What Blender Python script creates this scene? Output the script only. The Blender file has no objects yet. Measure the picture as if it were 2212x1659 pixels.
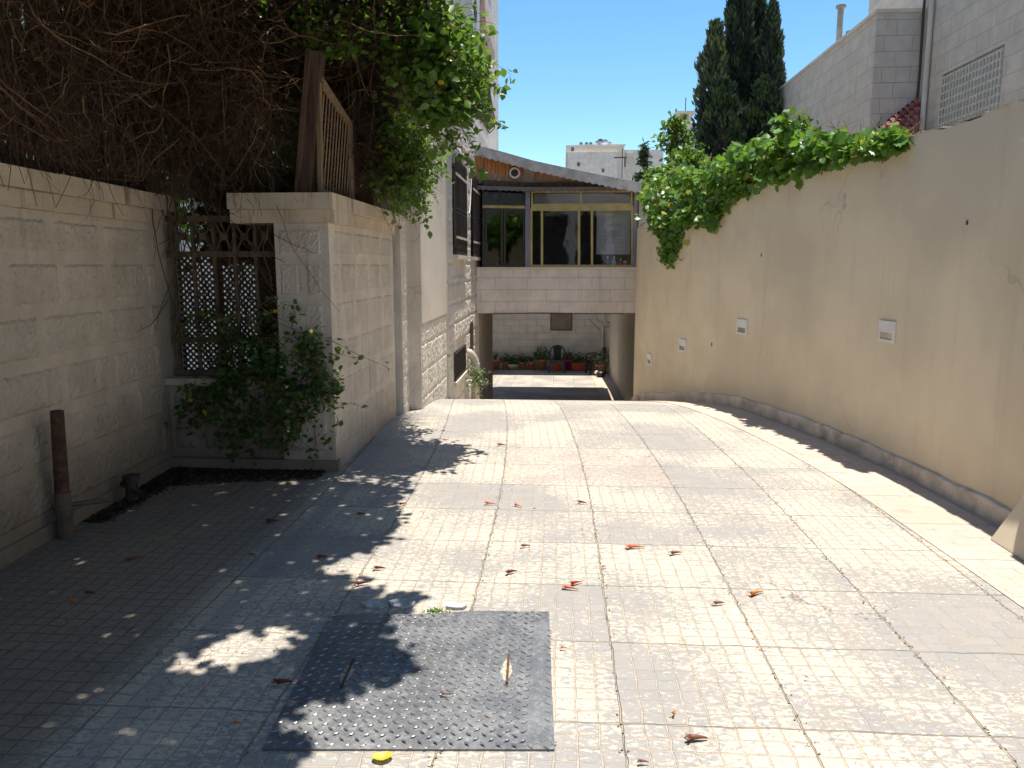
import bpy, math, random
import numpy as np
from mathutils import Vector, Matrix
R = math.radians
random.seed(7); RNG = np.random.default_rng(7)
sc = bpy.context.scene
COL = sc.collection

# ------------------------------------------------------------------ camera, sky, sun, exposure
EYE = 1.57
PITCH = math.atan(254.5/1660); YAW = 3.54
cam_d = bpy.data.cameras.new('camera'); cam = bpy.data.objects.new('camera', cam_d); COL.objects.link(cam)
cam.location = (0, 0, EYE); cam.rotation_euler = (R(90)-PITCH, 0, R(YAW))
cam_d.sensor_width = 36; cam_d.lens = 36*1660/2212; cam_d.clip_start = .05; cam_d.clip_end = 4000
sc.camera = cam
SH = Vector((-.070, -.065, -1.0))                       # how shadows fall: offset per metre of height
sd = -SH.normalized()
world = bpy.data.worlds.new('World'); sc.world = world; world.use_nodes = True
wn = world.node_tree; bg = wn.nodes['Background']
sky = wn.nodes.new('ShaderNodeTexSky'); sky.sky_type = 'NISHITA'; sky.sun_disc = False
sky.sun_elevation = math.asin(sd.z); sky.sun_rotation = math.atan2(sd.x, sd.y)
sky.altitude = 900; sky.air_density = 1.0; sky.dust_density = .25; sky.ozone_density = 2.0
hs_ = wn.nodes.new('ShaderNodeHueSaturation'); hs_.inputs['Saturation'].default_value = 1.22; hs_.inputs['Hue'].default_value = .494
wn.links.new(sky.outputs[0], hs_.inputs['Color']); wn.links.new(hs_.outputs[0], bg.inputs[0]); bg.inputs[1].default_value = .115
sun_d = bpy.data.lights.new('sun', 'SUN'); sun_d.energy = 4.2; sun_d.angle = R(.53); sun_d.color = (1, .955, .88)
sun = bpy.data.objects.new('sun', sun_d); COL.objects.link(sun); sun.location = (2, 8, 30)
sun.rotation_euler = SH.to_track_quat('-Z', 'Y').to_euler()
sc.view_settings.view_transform = 'Standard'; sc.view_settings.look = 'None'
sc.view_settings.exposure = .97; sc.view_settings.gamma = 1
sc.cycles.max_bounces = 8; sc.cycles.transparent_max_bounces = 12
sc.cycles.diffuse_bounces = 5

# ------------------------------------------------------------------ measuring: a photo point on a known plane -> metres
_e = cam.rotation_euler.to_matrix(); _r, _u, _f = _e.col[0].copy(), _e.col[1].copy(), -_e.col[2].copy()
def at(x, y, X=None, Y=None, Z=None):
    d = _f*1660 + _r*(x-1106) - _u*(y-829.5)
    if Y is not None: t = Y/d.y
    elif X is not None: t = X/d.x
    else: t = (Z-EYE)/d.z
    return Vector((0, 0, EYE)) + d*t

# ------------------------------------------------------------------ object helpers
def tag(o, label=None, cat=None, group=None, kind=None):
    if label: o['label'] = label
    if cat: o['category'] = cat
    if group: o['group'] = group
    if kind: o['kind'] = kind
    return o
def empty(name, loc, label, cat, group=None, rz=0):
    o = bpy.data.objects.new(name, None); COL.objects.link(o); o.location = loc
    o.rotation_euler = (0, 0, rz); o.empty_display_size = .1
    return tag(o, label, cat, group)
def np_obj(name, V, F, mat, parent=None, smooth=False, uv=None):
    """V (n,3), F list of faces or (m,k) array"""
    me = bpy.data.meshes.new(name)
    V = np.asarray(V, dtype=np.float32)
    if isinstance(F, np.ndarray):
        m, k = F.shape
        me.vertices.add(len(V)); me.vertices.foreach_set('co', V.ravel())
        me.loops.add(m*k); me.loops.foreach_set('vertex_index', F.astype(np.int32).ravel())
        me.polygons.add(m); me.polygons.foreach_set('loop_start', np.arange(0, m*k, k, dtype=np.int32))
        try: me.polygons.foreach_set('loop_total', np.full(m, k, dtype=np.int32))
        except Exception: pass
        me.update(calc_edges=True); me.validate()
    else:
        me.from_pydata([tuple(map(float, v)) for v in V], [], F); me.update()
    if uv is not None:
        l = me.uv_layers.new(name='UVMap'); vi = np.empty(len(me.loops), dtype=np.int32)
        me.loops.foreach_get('vertex_index', vi)
        l.data.foreach_set('uv', np.asarray(uv, dtype=np.float32)[vi].ravel())
    if smooth: me.polygons.foreach_set('use_smooth', [True]*len(me.polygons))
    if mat: me.materials.append(mat)
    o = bpy.data.objects.new(name, me); COL.objects.link(o)
    if parent:
        o.parent = parent
        if parent.type == 'EMPTY' or True:
            w = Matrix.Identity(4); p = parent
            chain = []
            while p is not None: chain.append(p); p = p.parent
            for q in reversed(chain):
                w = w @ (Matrix.Translation(q.location) @ (Matrix.Identity(4) if getattr(np_obj, 'rot', False) else q.rotation_euler.to_matrix().to_4x4()))
            if o.data and getattr(np_obj, 'worldspace', True):
                o.data.transform(w.inverted())
    return o
class MB:
    def __init__(s): s.v = []; s.f = []; s.boss = []
    def add(s, vs, fs):
        b = len(s.v); s.v += [tuple(v) for v in vs]; s.f += [[i+b for i in f] for f in fs]
    def box(s, x0, x1, y0, y1, z0, z1, bev=0):
        if bev <= 0:
            vs = [(x, y, z) for z in (z0, z1) for x, y in ((x0, y0), (x1, y0), (x1, y1), (x0, y1))]
            s.add(vs, [[3, 2, 1, 0], [4, 5, 6, 7], [0, 1, 5, 4], [1, 2, 6, 5], [2, 3, 7, 6], [3, 0, 4, 7]])
        else:
            b = bev; rings = []
            for z, q in ((z0, b), (z0+b, 0), (z1-b, 0), (z1, b)):
                rings.append([(x0+b, y0+q, z), (x1-b, y0+q, z), (x1-q, y0+b, z), (x1-q, y1-b, z), (x1-b, y1-q, z), (x0+b, y1-q, z), (x0+q, y1-b, z), (x0+q, y0+b, z)])
            vs = [v for r in rings for v in r]; fs = [list(range(7, -1, -1)), list(range(24, 32))]
            for k in range(3):
                for i in range(8): j = (i+1) % 8; fs.append([k*8+i, k*8+j, k*8+8+j, k*8+8+i])
            s.add(vs, fs)
        return s
    def obox(s, c, ax, ay, az):
        """box centred at c with half-axis vectors"""
        c, ax, ay, az = map(Vector, (c, ax, ay, az))
        vs = [c+ax*i+ay*j+az*k for k in (-1, 1) for i, j in ((-1, -1), (1, -1), (1, 1), (-1, 1))]
        s.add(vs, [[3, 2, 1, 0], [4, 5, 6, 7], [0, 1, 5, 4], [1, 2, 6, 5], [2, 3, 7, 6], [3, 0, 4, 7]]); return s
    def bar(s, a, b, w, h=None, up=(0, 0, 1)):
        a, b = Vector(a), Vector(b); h = h or w; d = (b-a); L = d.length
        if L < 1e-6: return s
        d /= L; u = Vector(up)
        if abs(d.dot(u)) > .97: u = Vector((1, 0, 0))
        x = d.cross(u).normalized(); z = x.cross(d)
        return s.obox((a+b)/2, x*w/2, d*L/2, z*h/2)
    def tube(s, pts, r, n=10, cap=True):
        pts = [Vector(p) for p in pts]; rs = r if isinstance(r, (list, tuple)) else [r]*len(pts)
        b = len(s.v); prev = None
        for i, p in enumerate(pts):
            t = (pts[min(i+1, len(pts)-1)]-pts[max(i-1, 0)]).normalized()
            if prev is None:
                u = Vector((0, 0, 1)) if abs(t.z) < .9 else Vector((1, 0, 0)); x = t.cross(u).normalized()
            else: x = (prev - t*prev.dot(t)).normalized()
            prev = x; y = t.cross(x)
            for k in range(n):
                a = 2*math.pi*k/n; s.v.append(tuple(p+(x*math.cos(a)+y*math.sin(a))*rs[i]))
        for i in range(len(pts)-1):
            for k in range(n):
                j = (k+1) % n; s.f.append([b+i*n+k, b+i*n+j, b+(i+1)*n+j, b+(i+1)*n+k])
        if cap:
            s.f.append([b+k for k in range(n-1, -1, -1)]); s.f.append([b+(len(pts)-1)*n+k for k in range(n)])
        return s
    def lathe(s, prof, c, n=20, M=None):
        b = len(s.v); c = Vector(c)
        for r_, z in prof:
            for k in range(n):
                a = 2*math.pi*k/n; v = Vector((r_*math.cos(a), r_*math.sin(a), z))
                if M: v = M @ v
                s.v.append(tuple(c+v))
        for i in range(len(prof)-1):
            for k in range(n):
                j = (k+1) % n; s.f.append([b+i*n+k, b+i*n+j, b+(i+1)*n+j, b+(i+1)*n+k])
        s.f.append([b+k for k in range(n-1, -1, -1)]); s.f.append([b+(len(prof)-1)*n+k for k in range(n)])
        return s
    def prism(s, poly, a, b, axis='y'):
        """2-D polygon extruded from a to b along axis ('y': poly in x,z ; 'z': poly in x,y ; 'x': poly in y,z)"""
        n = len(poly); m = {'y': lambda p, t: (p[0], t, p[1]), 'z': lambda p, t: (p[0], p[1], t), 'x': lambda p, t: (t, p[0], p[1])}[axis]
        s.add([m(p, a) for p in poly]+[m(p, b) for p in poly],
              [list(range(n-1, -1, -1)), list(range(n, 2*n))]+[[i, (i+1) % n, n+(i+1) % n, n+i] for i in range(n)])
        return s
    def build(s, name, mat, parent=None, smooth=False):
        o = np_obj(name, s.v, s.f, mat, parent, smooth)
        if s.boss:
            mi = np.zeros(len(o.data.polygons), dtype=np.int32)
            for a, b in s.boss: mi[a:b] = 1
            o.data.materials.append(bpy.data.materials.get(mat.name+'_face') or mat); o.data.polygons.foreach_set('material_index', mi); o.data.update()
        return o

# ------------------------------------------------------------------ materials
class NT:
    def __init__(s, name):
        s.m = bpy.data.materials.new(name); s.m.use_nodes = True; s.t = s.m.node_tree; s.b = s.t.nodes['Principled BSDF']
        s.out = s.t.nodes['Material Output']
    def n(s, typ, **kw):
        o = s.t.nodes.new('ShaderNode'+typ)
        for k, v in kw.items(): setattr(o, k, v)
        return o
    def l(s, a, b): s.t.links.new(a, b)
    def _set(s, sock, v):
        if isinstance(v, (int, float, tuple)): sock.default_value = v
        else: s.l(v, sock)
    def math(s, op, a, b=0, c=None, clamp=False):
        o = s.n('Math', operation=op); o.use_clamp = clamp; s._set(o.inputs[0], a); s._set(o.inputs[1], b)
        if c is not None: s._set(o.inputs[2], c)
        return o.outputs[0]
    def ramp(s, x, a, b, lo=0., hi=1.):
        o = s.n('MapRange'); o.interpolation_type = 'SMOOTHSTEP'; s._set(o.inputs[0], x)
        for i, v in zip((1, 2, 3, 4), (a, b, lo, hi)): o.inputs[i].default_value = v
        return o.outputs[0]
    def mix(s, f, a, b, mode='MIX'):
        o = s.n('Mix', data_type='RGBA', blend_type=mode)
        s._set(o.inputs[0], f)
        for k, v in ((6, a), (7, b)):
            if isinstance(v, tuple): o.inputs[k].default_value = v if len(v) == 4 else v+(1,)
            else: s.l(v, o.inputs[k])
        return o.outputs[2]
    def noise(s, vec, scale, detail=4, rough=.55, dist=0.):
        o = s.n('TexNoise'); s.l(vec, o.inputs['Vector']); o.inputs['Scale'].default_value = scale
        o.inputs['Detail'].default_value = detail; o.inputs['Roughness'].default_value = rough; o.inputs['Distortion'].default_value = dist
        return o.outputs['Fac']
    def coord(s, kind='Object'): return s.n('TexCoord').outputs[kind]
    def pos(s): return s.n('NewGeometry').outputs['Position']
    def scalev(s, vec, sx, sy, sz):
        o = s.n('Mapping'); s.l(vec, o.inputs[0]); o.inputs['Scale'].default_value = (sx, sy, sz); return o.outputs[0]
    def bump(s, h, strength=.5, dist=.01, nrm=None):
        o = s.n('Bump'); s.l(h, o.inputs['Height']); o.inputs['Strength'].default_value = strength; o.inputs['Distance'].default_value = dist
        if nrm is not None: s.l(nrm, o.inputs['Normal'])
        return o.outputs[0]
    def fin(s, col=None, rough=None, nrm=None, metal=None, spec=None):
        for k, v in (('Base Color', col), ('Roughness', rough), ('Normal', nrm), ('Metallic', metal), ('Specular IOR Level', spec)):
            if v is None: continue
            if isinstance(v, tuple) and len(v) == 3: v = v+(1,)
            s._set(s.b.inputs[k], v)
        return s.m
def simple(name, col, rough=.6, var=.18, scale=6., bump=.15, bs=40., metal=0., spec=.4, dirt=None):
    t = NT(name); p = t.pos(); n1 = t.noise(p, scale); c = t.mix(t.ramp(n1, .3, .7), tuple(x*(1-var) for x in col), tuple(min(1, x*(1+var)) for x in col))
    if dirt: c = t.mix(t.ramp(t.noise(p, scale*.6, 6, .7), .5, .72, 0, .8), c, dirt)
    return t.fin(c, rough, t.bump(t.noise(p, bs, 3), bump, .004), metal, spec)

def stone_mat(name, base, blotch=(.36, .27, .18), low=True, bs=120., bstr=.5, course=None, axis='y', brick=(.42, .22), dark=(.25, .2, .16), joint=(.3, .26, .21), stainz=None, stain_amt=.55, blotchy=.35):
    """limestone: mottled, stained by the ground and under copings; optional fine ashlar joints"""
    t = NT(name); p = t.pos()
    n = t.noise(p, 3.2, 6, .6); c = t.mix(t.ramp(n, .35, .68), tuple(x*.86 for x in base), tuple(min(1, x*1.06) for x in base))
    sx = t.scalev(p, 9, 9, .8)
    c = t.mix(t.ramp(t.noise(sx, 1.3, 5, .65), .52, .74, 0, blotchy), c, blotch)
    c = t.mix(t.ramp(t.noise(p, 26, 4, .7), .56, .72, 0, .6), c, tuple(x*.5 for x in base))
    if stainz is not None:                                # soil splash along the foot
        sp = t.n('SeparateXYZ'); t.l(p, sp.inputs[0])
        z = t.math('ADD', sp.outputs[2], t.math('MULTIPLY', t.math('SUBTRACT', t.noise(p, 2.2, 5), .5), .5))
        c = t.mix(t.ramp(z, stainz[0], stainz[1], stain_amt, 0), c, dark)
    h = t.noise(p, bs, 4, .65)
    nb = t.bump(h, bstr, .006)
    if course:
        sp2 = t.n('SeparateXYZ'); t.l(p, sp2.inputs[0]); cb = t.n('CombineXYZ')
        t.l(sp2.outputs[1 if axis == 'x' else 0], cb.inputs[0]); t.l(sp2.outputs[2], cb.inputs[1])
        br = t.n('TexBrick'); t.l(cb.outputs[0], br.inputs['Vector']); br.offset = .43
        br.inputs['Scale'].default_value = 1; br.inputs['Brick Width'].default_value = brick[0]; br.inputs['Row Height'].default_value = brick[1]
        br.inputs['Mortar Size'].default_value = .004; br.inputs['Mortar Smooth'].default_value = .3
        br.inputs['Color1'].default_value = (0, 0, 0, 1); br.inputs['Color2'].default_value = (1, 1, 1, 1); br.inputs['Mortar'].default_value = (.5, .5, .5, 1)
        c = t.mix(.2, c, t.mix(br.outputs[0], tuple(x*.8 for x in base), tuple(min(1, x*1.18) for x in base)))
        c = t.mix(br.outputs[1], c, joint)
        nb = t.bump(t.math('SUBTRACT', 1, br.outputs[1]), .8, .006, nb)
    return t.fin(c, .85, nb, 0., .25)

def face_mat(src, base, **kw):
    """the rough-picked face of the same stone: greyer, pitted"""
    m = stone_mat(src+'_face', base, bs=48, bstr=1., **kw); return m
def plaster_mat(name, base, low=-3., stain=(.26, .2, .13)):
    t = NT(name); p = t.pos()
    c = t.mix(t.ramp(t.noise(p, .9, 5, .55), .35, .7), tuple(x*.88 for x in base), tuple(min(1, x*1.07) for x in base))
    st = t.scalev(p, 5, 5, .35)
    c = t.mix(t.ramp(t.noise(st, 1.2, 6, .6), .52, .8, 0, .28), c, tuple(b*.62 for b in base))
    c = t.mix(t.ramp(t.noise(t.scalev(p, 9, 9, 1.1), 1., 5, .6), .62, .8, 0, .22), c, stain)
    c = t.mix(t.ramp(t.noise(p, 18, 3, .5), .68, .76, 0, .3), c, tuple(min(1, b*1.25) for b in base))
    sp = t.n('SeparateXYZ'); t.l(p, sp.inputs[0]); z = t.math('ADD', sp.outputs[2], t.math('MULTIPLY', t.math('SUBTRACT', t.noise(p, 3, 5), .5), .9))
    c = t.mix(t.ramp(z, -.1, .5, .4, 0), c, tuple(b*.62 for b in base))
    cw = t.n('VectorMath', operation='MULTIPLY_ADD'); cn = t.n('TexNoise'); t.l(p, cn.inputs[0]); cn.inputs['Scale'].default_value = 2.5; t.l(cn.outputs['Color'], cw.inputs[0]); cw.inputs[1].default_value = (.5, .5, .5); t.l(p, cw.inputs[2])
    vo = t.n('TexVoronoi', feature='DISTANCE_TO_EDGE'); t.l(cw.outputs[0], vo.inputs['Vector']); vo.inputs['Scale'].default_value = .55
    c = t.mix(t.math('MULTIPLY', t.ramp(vo.outputs['Distance'], .0008, .004, .38, 0), t.ramp(t.noise(p, .8, 2), .5, .6)), c, tuple(b*.4 for b in base))
    nb = t.bump(t.noise(p, 1.6, 3), .35, .03); nb = t.bump(t.noise(p, 160, 3, .6), .25, .002, nb)
    return t.fin(c, .8, nb, 0., .3)

def leaf_mat(name, c1, c2, trans=.35, rough=.42, dry=None, dryf=.06):
    t = NT(name); rnd = t.n('NewGeometry').outputs['Random Per Island']
    c = t.mix(rnd, c1, c2); c = t.mix(t.ramp(t.noise(t.pos(), 2.2, 3), .35, .7, 0, .5), c, tuple(x*.65 for x in c1))
    if dry: c = t.mix(t.math('GREATER_THAN', rnd, 1-dryf), c, dry)
    t.fin(c, rough, t.bump(t.noise(t.pos(), 90, 2), .3, .002), 0., .45)
    tr = t.n('BsdfTranslucent'); t.l(t.mix(.55, c, (.35, .6, .05), 'MIX'), tr.inputs[0])
    mx = t.n('MixShader'); mx.inputs[0].default_value = trans; t.l(t.b.outputs[0], mx.inputs[1]); t.l(tr.outputs[0], mx.inputs[2])
    t.l(mx.outputs[0], t.out.inputs[0]); return t.m

def glass_mat(name, tint=(.25, .27, .28), refl=1.):
    t = NT(name); tr = t.n('BsdfTransparent'); tr.inputs[0].default_value = tint+(1,)
    gl = t.n('BsdfGlossy'); gl.inputs['Roughness'].default_value = .03; gl.inputs[0].default_value = (1, 1, 1, 1)
    nz = t.noise(t.pos(), 3, 2); nb = t.bump(nz, .08, .02); t.l(nb, gl.inputs['Normal'])
    fr = t.n('Fresnel'); fr.inputs[0].default_value = 1.6
    f = t.math('ADD', t.math('MULTIPLY', fr.outputs[0], 1.3*refl), .10*refl, clamp=True)
    mx = t.n('MixShader'); t.l(f, mx.inputs[0]); t.l(tr.outputs[0], mx.inputs[1]); t.l(gl.outputs[0], mx.inputs[2])
    t.l(mx.outputs[0], t.out.inputs[0]); return t.m

def paving_mat(name, variant='main'):
    """stamped concrete paving: .62 x .60 m slabs, each pressed with an 8 x 8 grid of small setts. UV in metres."""
    t = NT(name); uv = t.n('UVMap').outputs[0]
    w = t.n('TexNoise'); t.l(uv, w.inputs['Vector']); w.inputs['Scale'].default_value = 9; w.inputs['Detail'].default_value = 3
    vm = t.n('VectorMath', operation='MULTIPLY_ADD'); t.l(w.outputs['Color'], vm.inputs[0]); vm.inputs[1].default_value = (.026, .026, 0); t.l(uv, vm.inputs[2])
    sp = t.n('SeparateXYZ'); t.l(vm.outputs[0], sp.inputs[0]); u, v = sp.outputs[0], sp.outputs[1]
    su, sv, N = (.62, .60, 8) if variant == 'main' else (.60, .60, 5)
    tu, tv = t.math('DIVIDE', u, su), t.math('DIVIDE', v, sv)
    if variant == 'brick': tu = t.math('ADD', tu, .08)
    iu, iv = t.math('FLOOR', tu), t.math('FLOOR', tv); fu, fv = t.math('FRACT', tu), t.math('FRACT', tv)
    def edge(f): return t.math('MINIMUM', f, t.math('SUBTRACT', 1, f))
    eb = t.math('MINIMUM', t.math('MULTIPLY', edge(fu), su), t.math('MULTIPLY', edge(fv), sv))          # metres to the slab joint
    nu = N if variant == 'main' else 3
    nv = N if variant == 'main' else 5
    cu, cv = t.math('MULTIPLY', fu, nu), t.math('MULTIPLY', fv, nv)
    if variant == 'brick': cu = t.math('ADD', cu, t.math('MULTIPLY', t.math('MODULO', t.math('FLOOR', cv), 2), .5))
    es = t.math('MINIMUM', t.math('MULTIPLY', edge(t.math('FRACT', cu)), su/nu), t.math('MULTIPLY', edge(t.math('FRACT', cv)), sv/nv))
    def wn(a, b, seed):
        o = t.n('TexWhiteNoise', noise_dimensions='3D'); c = t.n('CombineXYZ'); t._set(c.inputs[0], a); t._set(c.inputs[1], b); c.inputs[2].default_value = seed
        t.l(c.outputs[0], o.inputs[0]); return o.outputs[0]
    tile = wn(iu, iv, 3.3); sett = wn(t.math('ADD', t.math('MULTIPLY', iu, nu), t.math('FLOOR', cu)), t.math('ADD', t.math('MULTIPLY', iv, nv), t.math('FLOOR', cv)), 8.1)
    cream, grey = ((.52, .452, .362), (.27, .258, .245)) if variant == 'main' else ((.56, .445, .36), (.48, .37, .30))
    # worn blue-grey skin over cream aggregate, in ragged flecks
    fl = t.noise(t.scalev(uv, 1, 1.6, 1), 33, 7, .68, .6)
    thr = t.math('ADD', t.math('ADD', .435, t.math('MULTIPLY', tile, .10)), t.math('MULTIPLY', t.math('SUBTRACT', t.noise(uv, 1.1, 5), .5), .85))
    k = t.ramp(t.math('SUBTRACT', fl, thr), -.03, .03)
    col = t.mix(k, cream, grey)
    col = t.mix(t.math('MULTIPLY', sett, .22), col, (.44, .37, .29))
    col = t.mix(t.ramp(t.noise(uv, 60, 4, .7), .45, .75, 0, .35), col, (.24, .21, .18)); col = t.mix(t.ramp(t.noise(uv, 3.1, 6, .75), .52, .72, 0, .6), col, (.29, .245, .195))
    col = t.mix(t.ramp(t.noise(uv, 1.1, 6, .6), .5, .75, 0, .28), col, (.40, .35, .29))
    if variant == 'main':
        # two rows of reddish fan-patterned slabs
        ux = t.n('SeparateXYZ'); t.l(uv, ux.inputs[0])
        inx = t.math('MULTIPLY', t.math('GREATER_THAN', ux.outputs[0], .0), t.math('LESS_THAN', ux.outputs[0], 1.24))
        iny = t.math('MULTIPLY', t.math('GREATER_THAN', ux.outputs[1], 5.4), t.math('LESS_THAN', ux.outputs[1], 6.6))
        pk = t.math('MULTIPLY', inx, iny)
        vo = t.n('TexVoronoi', feature='DISTANCE_TO_EDGE'); t.l(vm.outputs[0], vo.inputs['Vector']); vo.inputs['Scale'].default_value = 15
        es = t.math('ADD', t.math('MULTIPLY', es, t.math('SUBTRACT', 1, pk)), t.math('MULTIPLY', t.math('MULTIPLY', vo.outputs['Distance'], .11), pk))
        col = t.mix(t.math('MULTIPLY', pk, .26), col, (.50, .37, .31))
        # browner, dirtier slabs, darkened to deepen the climber's shade, and a bluish trodden line beside them
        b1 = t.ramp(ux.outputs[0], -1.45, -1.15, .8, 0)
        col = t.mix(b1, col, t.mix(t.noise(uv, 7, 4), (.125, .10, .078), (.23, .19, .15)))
        ln = t.ramp(t.math('ABSOLUTE', t.math('ADD', ux.outputs[0], 1.13)), .02, .09, .35, 0)
        col = t.mix(ln, col, (.15, .155, .175))
    jw = t.math('MULTIPLY', t.noise(uv, 11, 4, .7), .011); es = t.math('SUBTRACT', es, t.math('SUBTRACT', jw, .0055)); eb = t.math('SUBTRACT', eb, t.math('SUBTRACT', jw, .0055)); js = t.math('MULTIPLY', t.ramp(es, .0014, .0052, 1, 0), t.ramp(t.noise(uv, 17, 4, .7), .30, .52, .45, 1)); jb = t.ramp(eb, .0016, .005, 1, 0)
    jc = t.mix(t.ramp(t.noise(uv, 7, 5, .7), .46, .66), (.56, .49, .39), (.27, .20, .13))
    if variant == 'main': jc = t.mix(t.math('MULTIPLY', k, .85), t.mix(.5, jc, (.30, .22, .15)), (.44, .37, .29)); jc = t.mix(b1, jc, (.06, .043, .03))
    col = t.mix(t.math('MULTIPLY', js, .75), col, jc)
    col = t.mix(t.math('MULTIPLY', jb, .5), col, t.mix(t.ramp(t.noise(uv, 5, 3), .4, .6), (.20, .15, .105), (.40, .32, .22)))
    # hairline cracks
    cr = t.n('TexVoronoi', feature='DISTANCE_TO_EDGE'); wv = t.n('VectorMath', operation='MULTIPLY_ADD')
    t.l(w.outputs['Color'], wv.inputs[0]); wv.inputs[1].default_value = (.35, .35, 0); t.l(uv, wv.inputs[2]); t.l(wv.outputs[0], cr.inputs['Vector']); cr.inputs['Scale'].default_value = .8
    ck = t.math('MULTIPLY', t.ramp(cr.outputs['Distance'], .001, .005, 1, 0), t.ramp(t.noise(uv, .9, 2), .55, .62))
    col = t.mix(t.math('MULTIPLY', ck, .8), col, (.14, .11, .08))
    h = t.math('SUBTRACT', t.math('ADD', t.math('MULTIPLY', t.noise(uv, 34, 5, .65), .45), t.math('MULTIPLY', sett, .12)), t.math('ADD', t.math('MULTIPLY', js, .45), t.math('MULTIPLY', jb, .9)))
    nb = t.bump(h, 1., .0085)
    return t.fin(col, t.ramp(fl, .3, .7, .62, .86), nb, 0., .35)

def wood_mat(name, base, dark, sc_=14, vert=True):
    t = NT(name); p = t.pos(); s = t.scalev(p, sc_, sc_, 1.2 if vert else sc_)
    n = t.noise(s, 1.6, 6, .65, .6); c = t.mix(t.ramp(n, .35, .65), dark, base)
    return t.fin(c, .75, t.bump(n, .5, .004), 0., .3)

M = {}
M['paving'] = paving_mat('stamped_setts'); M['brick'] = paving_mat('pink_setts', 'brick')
M['ground'] = simple('dry_soil', (.30, .25, .19), .95, .25, .6, .4, 12)
M['rustic'] = stone_mat('rough_limestone', (.66, .575, .465), stainz=(.05, .95), dark=(.13, .092, .062), stain_amt=.75, bs=55, bstr=1.)
M['rustic2'] = stone_mat('rough_limestone_pale', (.74, .68, .59), bs=95, bstr=.8, stainz=(-2.2, -.2), stain_amt=.25)
face_mat('rough_limestone', (.61, .53, .43), stainz=(.05, .95), dark=(.12, .085, .058), stain_amt=.75); face_mat('rough_limestone_pale', (.71, .65, .56), stainz=(-2.2, -.2), stain_amt=.25); face_mat('rough_limestone_pillar', (.63, .56, .47), stainz=(-.1, .45), dark=(.18, .13, .09))
M['cap'] = stone_mat('coping_stone', (.64, .54, .41), blotch=(.20, .11, .06), bs=60, bstr=.5, blotchy=.8)
M['render'] = plaster_mat('smooth_render', (.69, .625, .53))
M['yellow'] = plaster_mat('cream_painted_render', (.73, .635, .472))
M['ashlarF'] = stone_mat('ashlar_front', (.73, .66, .57), course=True, brick=(.62, .225), bs=70, bstr=.15, joint=(.47, .43, .38))
M['ashlarS'] = stone_mat('ashlar_side', (.64, .56, .47), course=True, axis='x', brick=(.9, .27), bs=70, bstr=.15, joint=(.38, .33, .28))
M['ashlarR'] = stone_mat('ashlar_step', (.62, .54, .46), course=True, brick=(.5, .27), bs=70, bstr=.15)
M['backwall'] = stone_mat('ashlar_yard', (.66, .62, .55), course=True, brick=(.56, .235), bs=70, bstr=.2, joint=(.36, .32, .27))
M['plinth'] = simple('cement_plinth', (.62, .55, .46), .9, .2, 5, .5, 50, dirt=(.22, .19, .16))
M['white'] = simple('white_paint', (.74, .73, .70), .6, .08)
M['pvc'] = simple('beige_pvc', (.60, .54, .45), .45, .12, 5, .1, dirt=(.35, .28, .2))
M['steel'] = None
M['rust'] = simple('rusty_iron', (.10, .052, .034), .85, .4, 22, .6, 90, dirt=(.05, .03, .025))
M['iron'] = simple('dark_iron', (.055, .042, .036), .6, .3, 20, .3, 60, dirt=(.07, .045, .03))
M['ironbrown'] = simple('brown_painted_iron', (.13, .095, .065), .65, .3, 14, .3, 60, dirt=(.05, .03, .02))
M['twig'] = simple('dry_twig', (.105, .062, .038), .85, .5, 5, .4, 60)
M['bark'] = simple('vine_bark', (.21, .13, .078), .85, .4, 18, .6, 60)
M['leafA'] = leaf_mat('climber_leaf', (.075, .15, .022), (.13, .24, .035), .3, .4, (.55, .40, .03), .012)
M['leafD'] = leaf_mat('honeysuckle_leaf', (.035, .085, .025), (.065, .14, .035), .25, .38, (.6, .42, .03), .01)
M['leafdry'] = leaf_mat('dead_leaf', (.06, .034, .02), (.032, .02, .013), .05, .8)
M['grape'] = leaf_mat('grape_leaf', (.065, .16, .02), (.14, .27, .045), .32, .38, (.34, .33, .04), .05)
M['cypress'] = leaf_mat('cypress_spray', (.015, .028, .019), (.028, .045, .029), .06, .75)
M['cypress2'] = leaf_mat('pale_cypress_spray', (.05, .07, .045), (.085, .10, .06), .1, .7)
M['treeleaf'] = leaf_mat('fruit_tree_leaf', (.06, .12, .02), (.11, .19, .03), .3, .5)
M['potleaf'] = leaf_mat('pot_plant_leaf', (.045, .11, .03), (.09, .18, .045), .25, .5)
M['grey_leaf'] = leaf_mat('pale_shrub_leaf', (.16, .24, .12), (.26, .33, .2), .25, .6)
M['wood'] = wood_mat('weathered_wood', (.13, .085, .055), (.06, .038, .026))
M['woodpale'] = wood_mat('pale_wood', (.36, .25, .16), (.22, .15, .09))
M['terracotta'] = simple('terracotta', (.43, .19, .11), .75, .2, 12, .2, 60)
M['tile'] = simple('red_roof_tile', (.36, .11, .085), .7, .2, 8, .2)
M['black'] = simple('dark_plastic', (.022, .022, .028), .45, .2, 8, .05)
M['goldalu'] = simple('bronze_gold_aluminium', (.46, .36, .14), .4, .12, 6, .05, metal=.2)
M['darkalu'] = simple('dark_brown_aluminium', (.06, .05, .04), .4, .15, 6, .05, metal=.3)
M['greyalu'] = simple('grey_aluminium', (.22, .22, .25), .45, .12, 6, .05, metal=.2)
M['glass'] = glass_mat('window_glass', (.72, .73, .74), .55); M['glassdark'] = glass_mat('tinted_glass', (.2, .21, .23), .5)
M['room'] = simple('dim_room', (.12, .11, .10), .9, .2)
M['concrete'] = simple('stained_concrete', (.15, .11, .08), .9, .2, 3, .4, 30)

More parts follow.
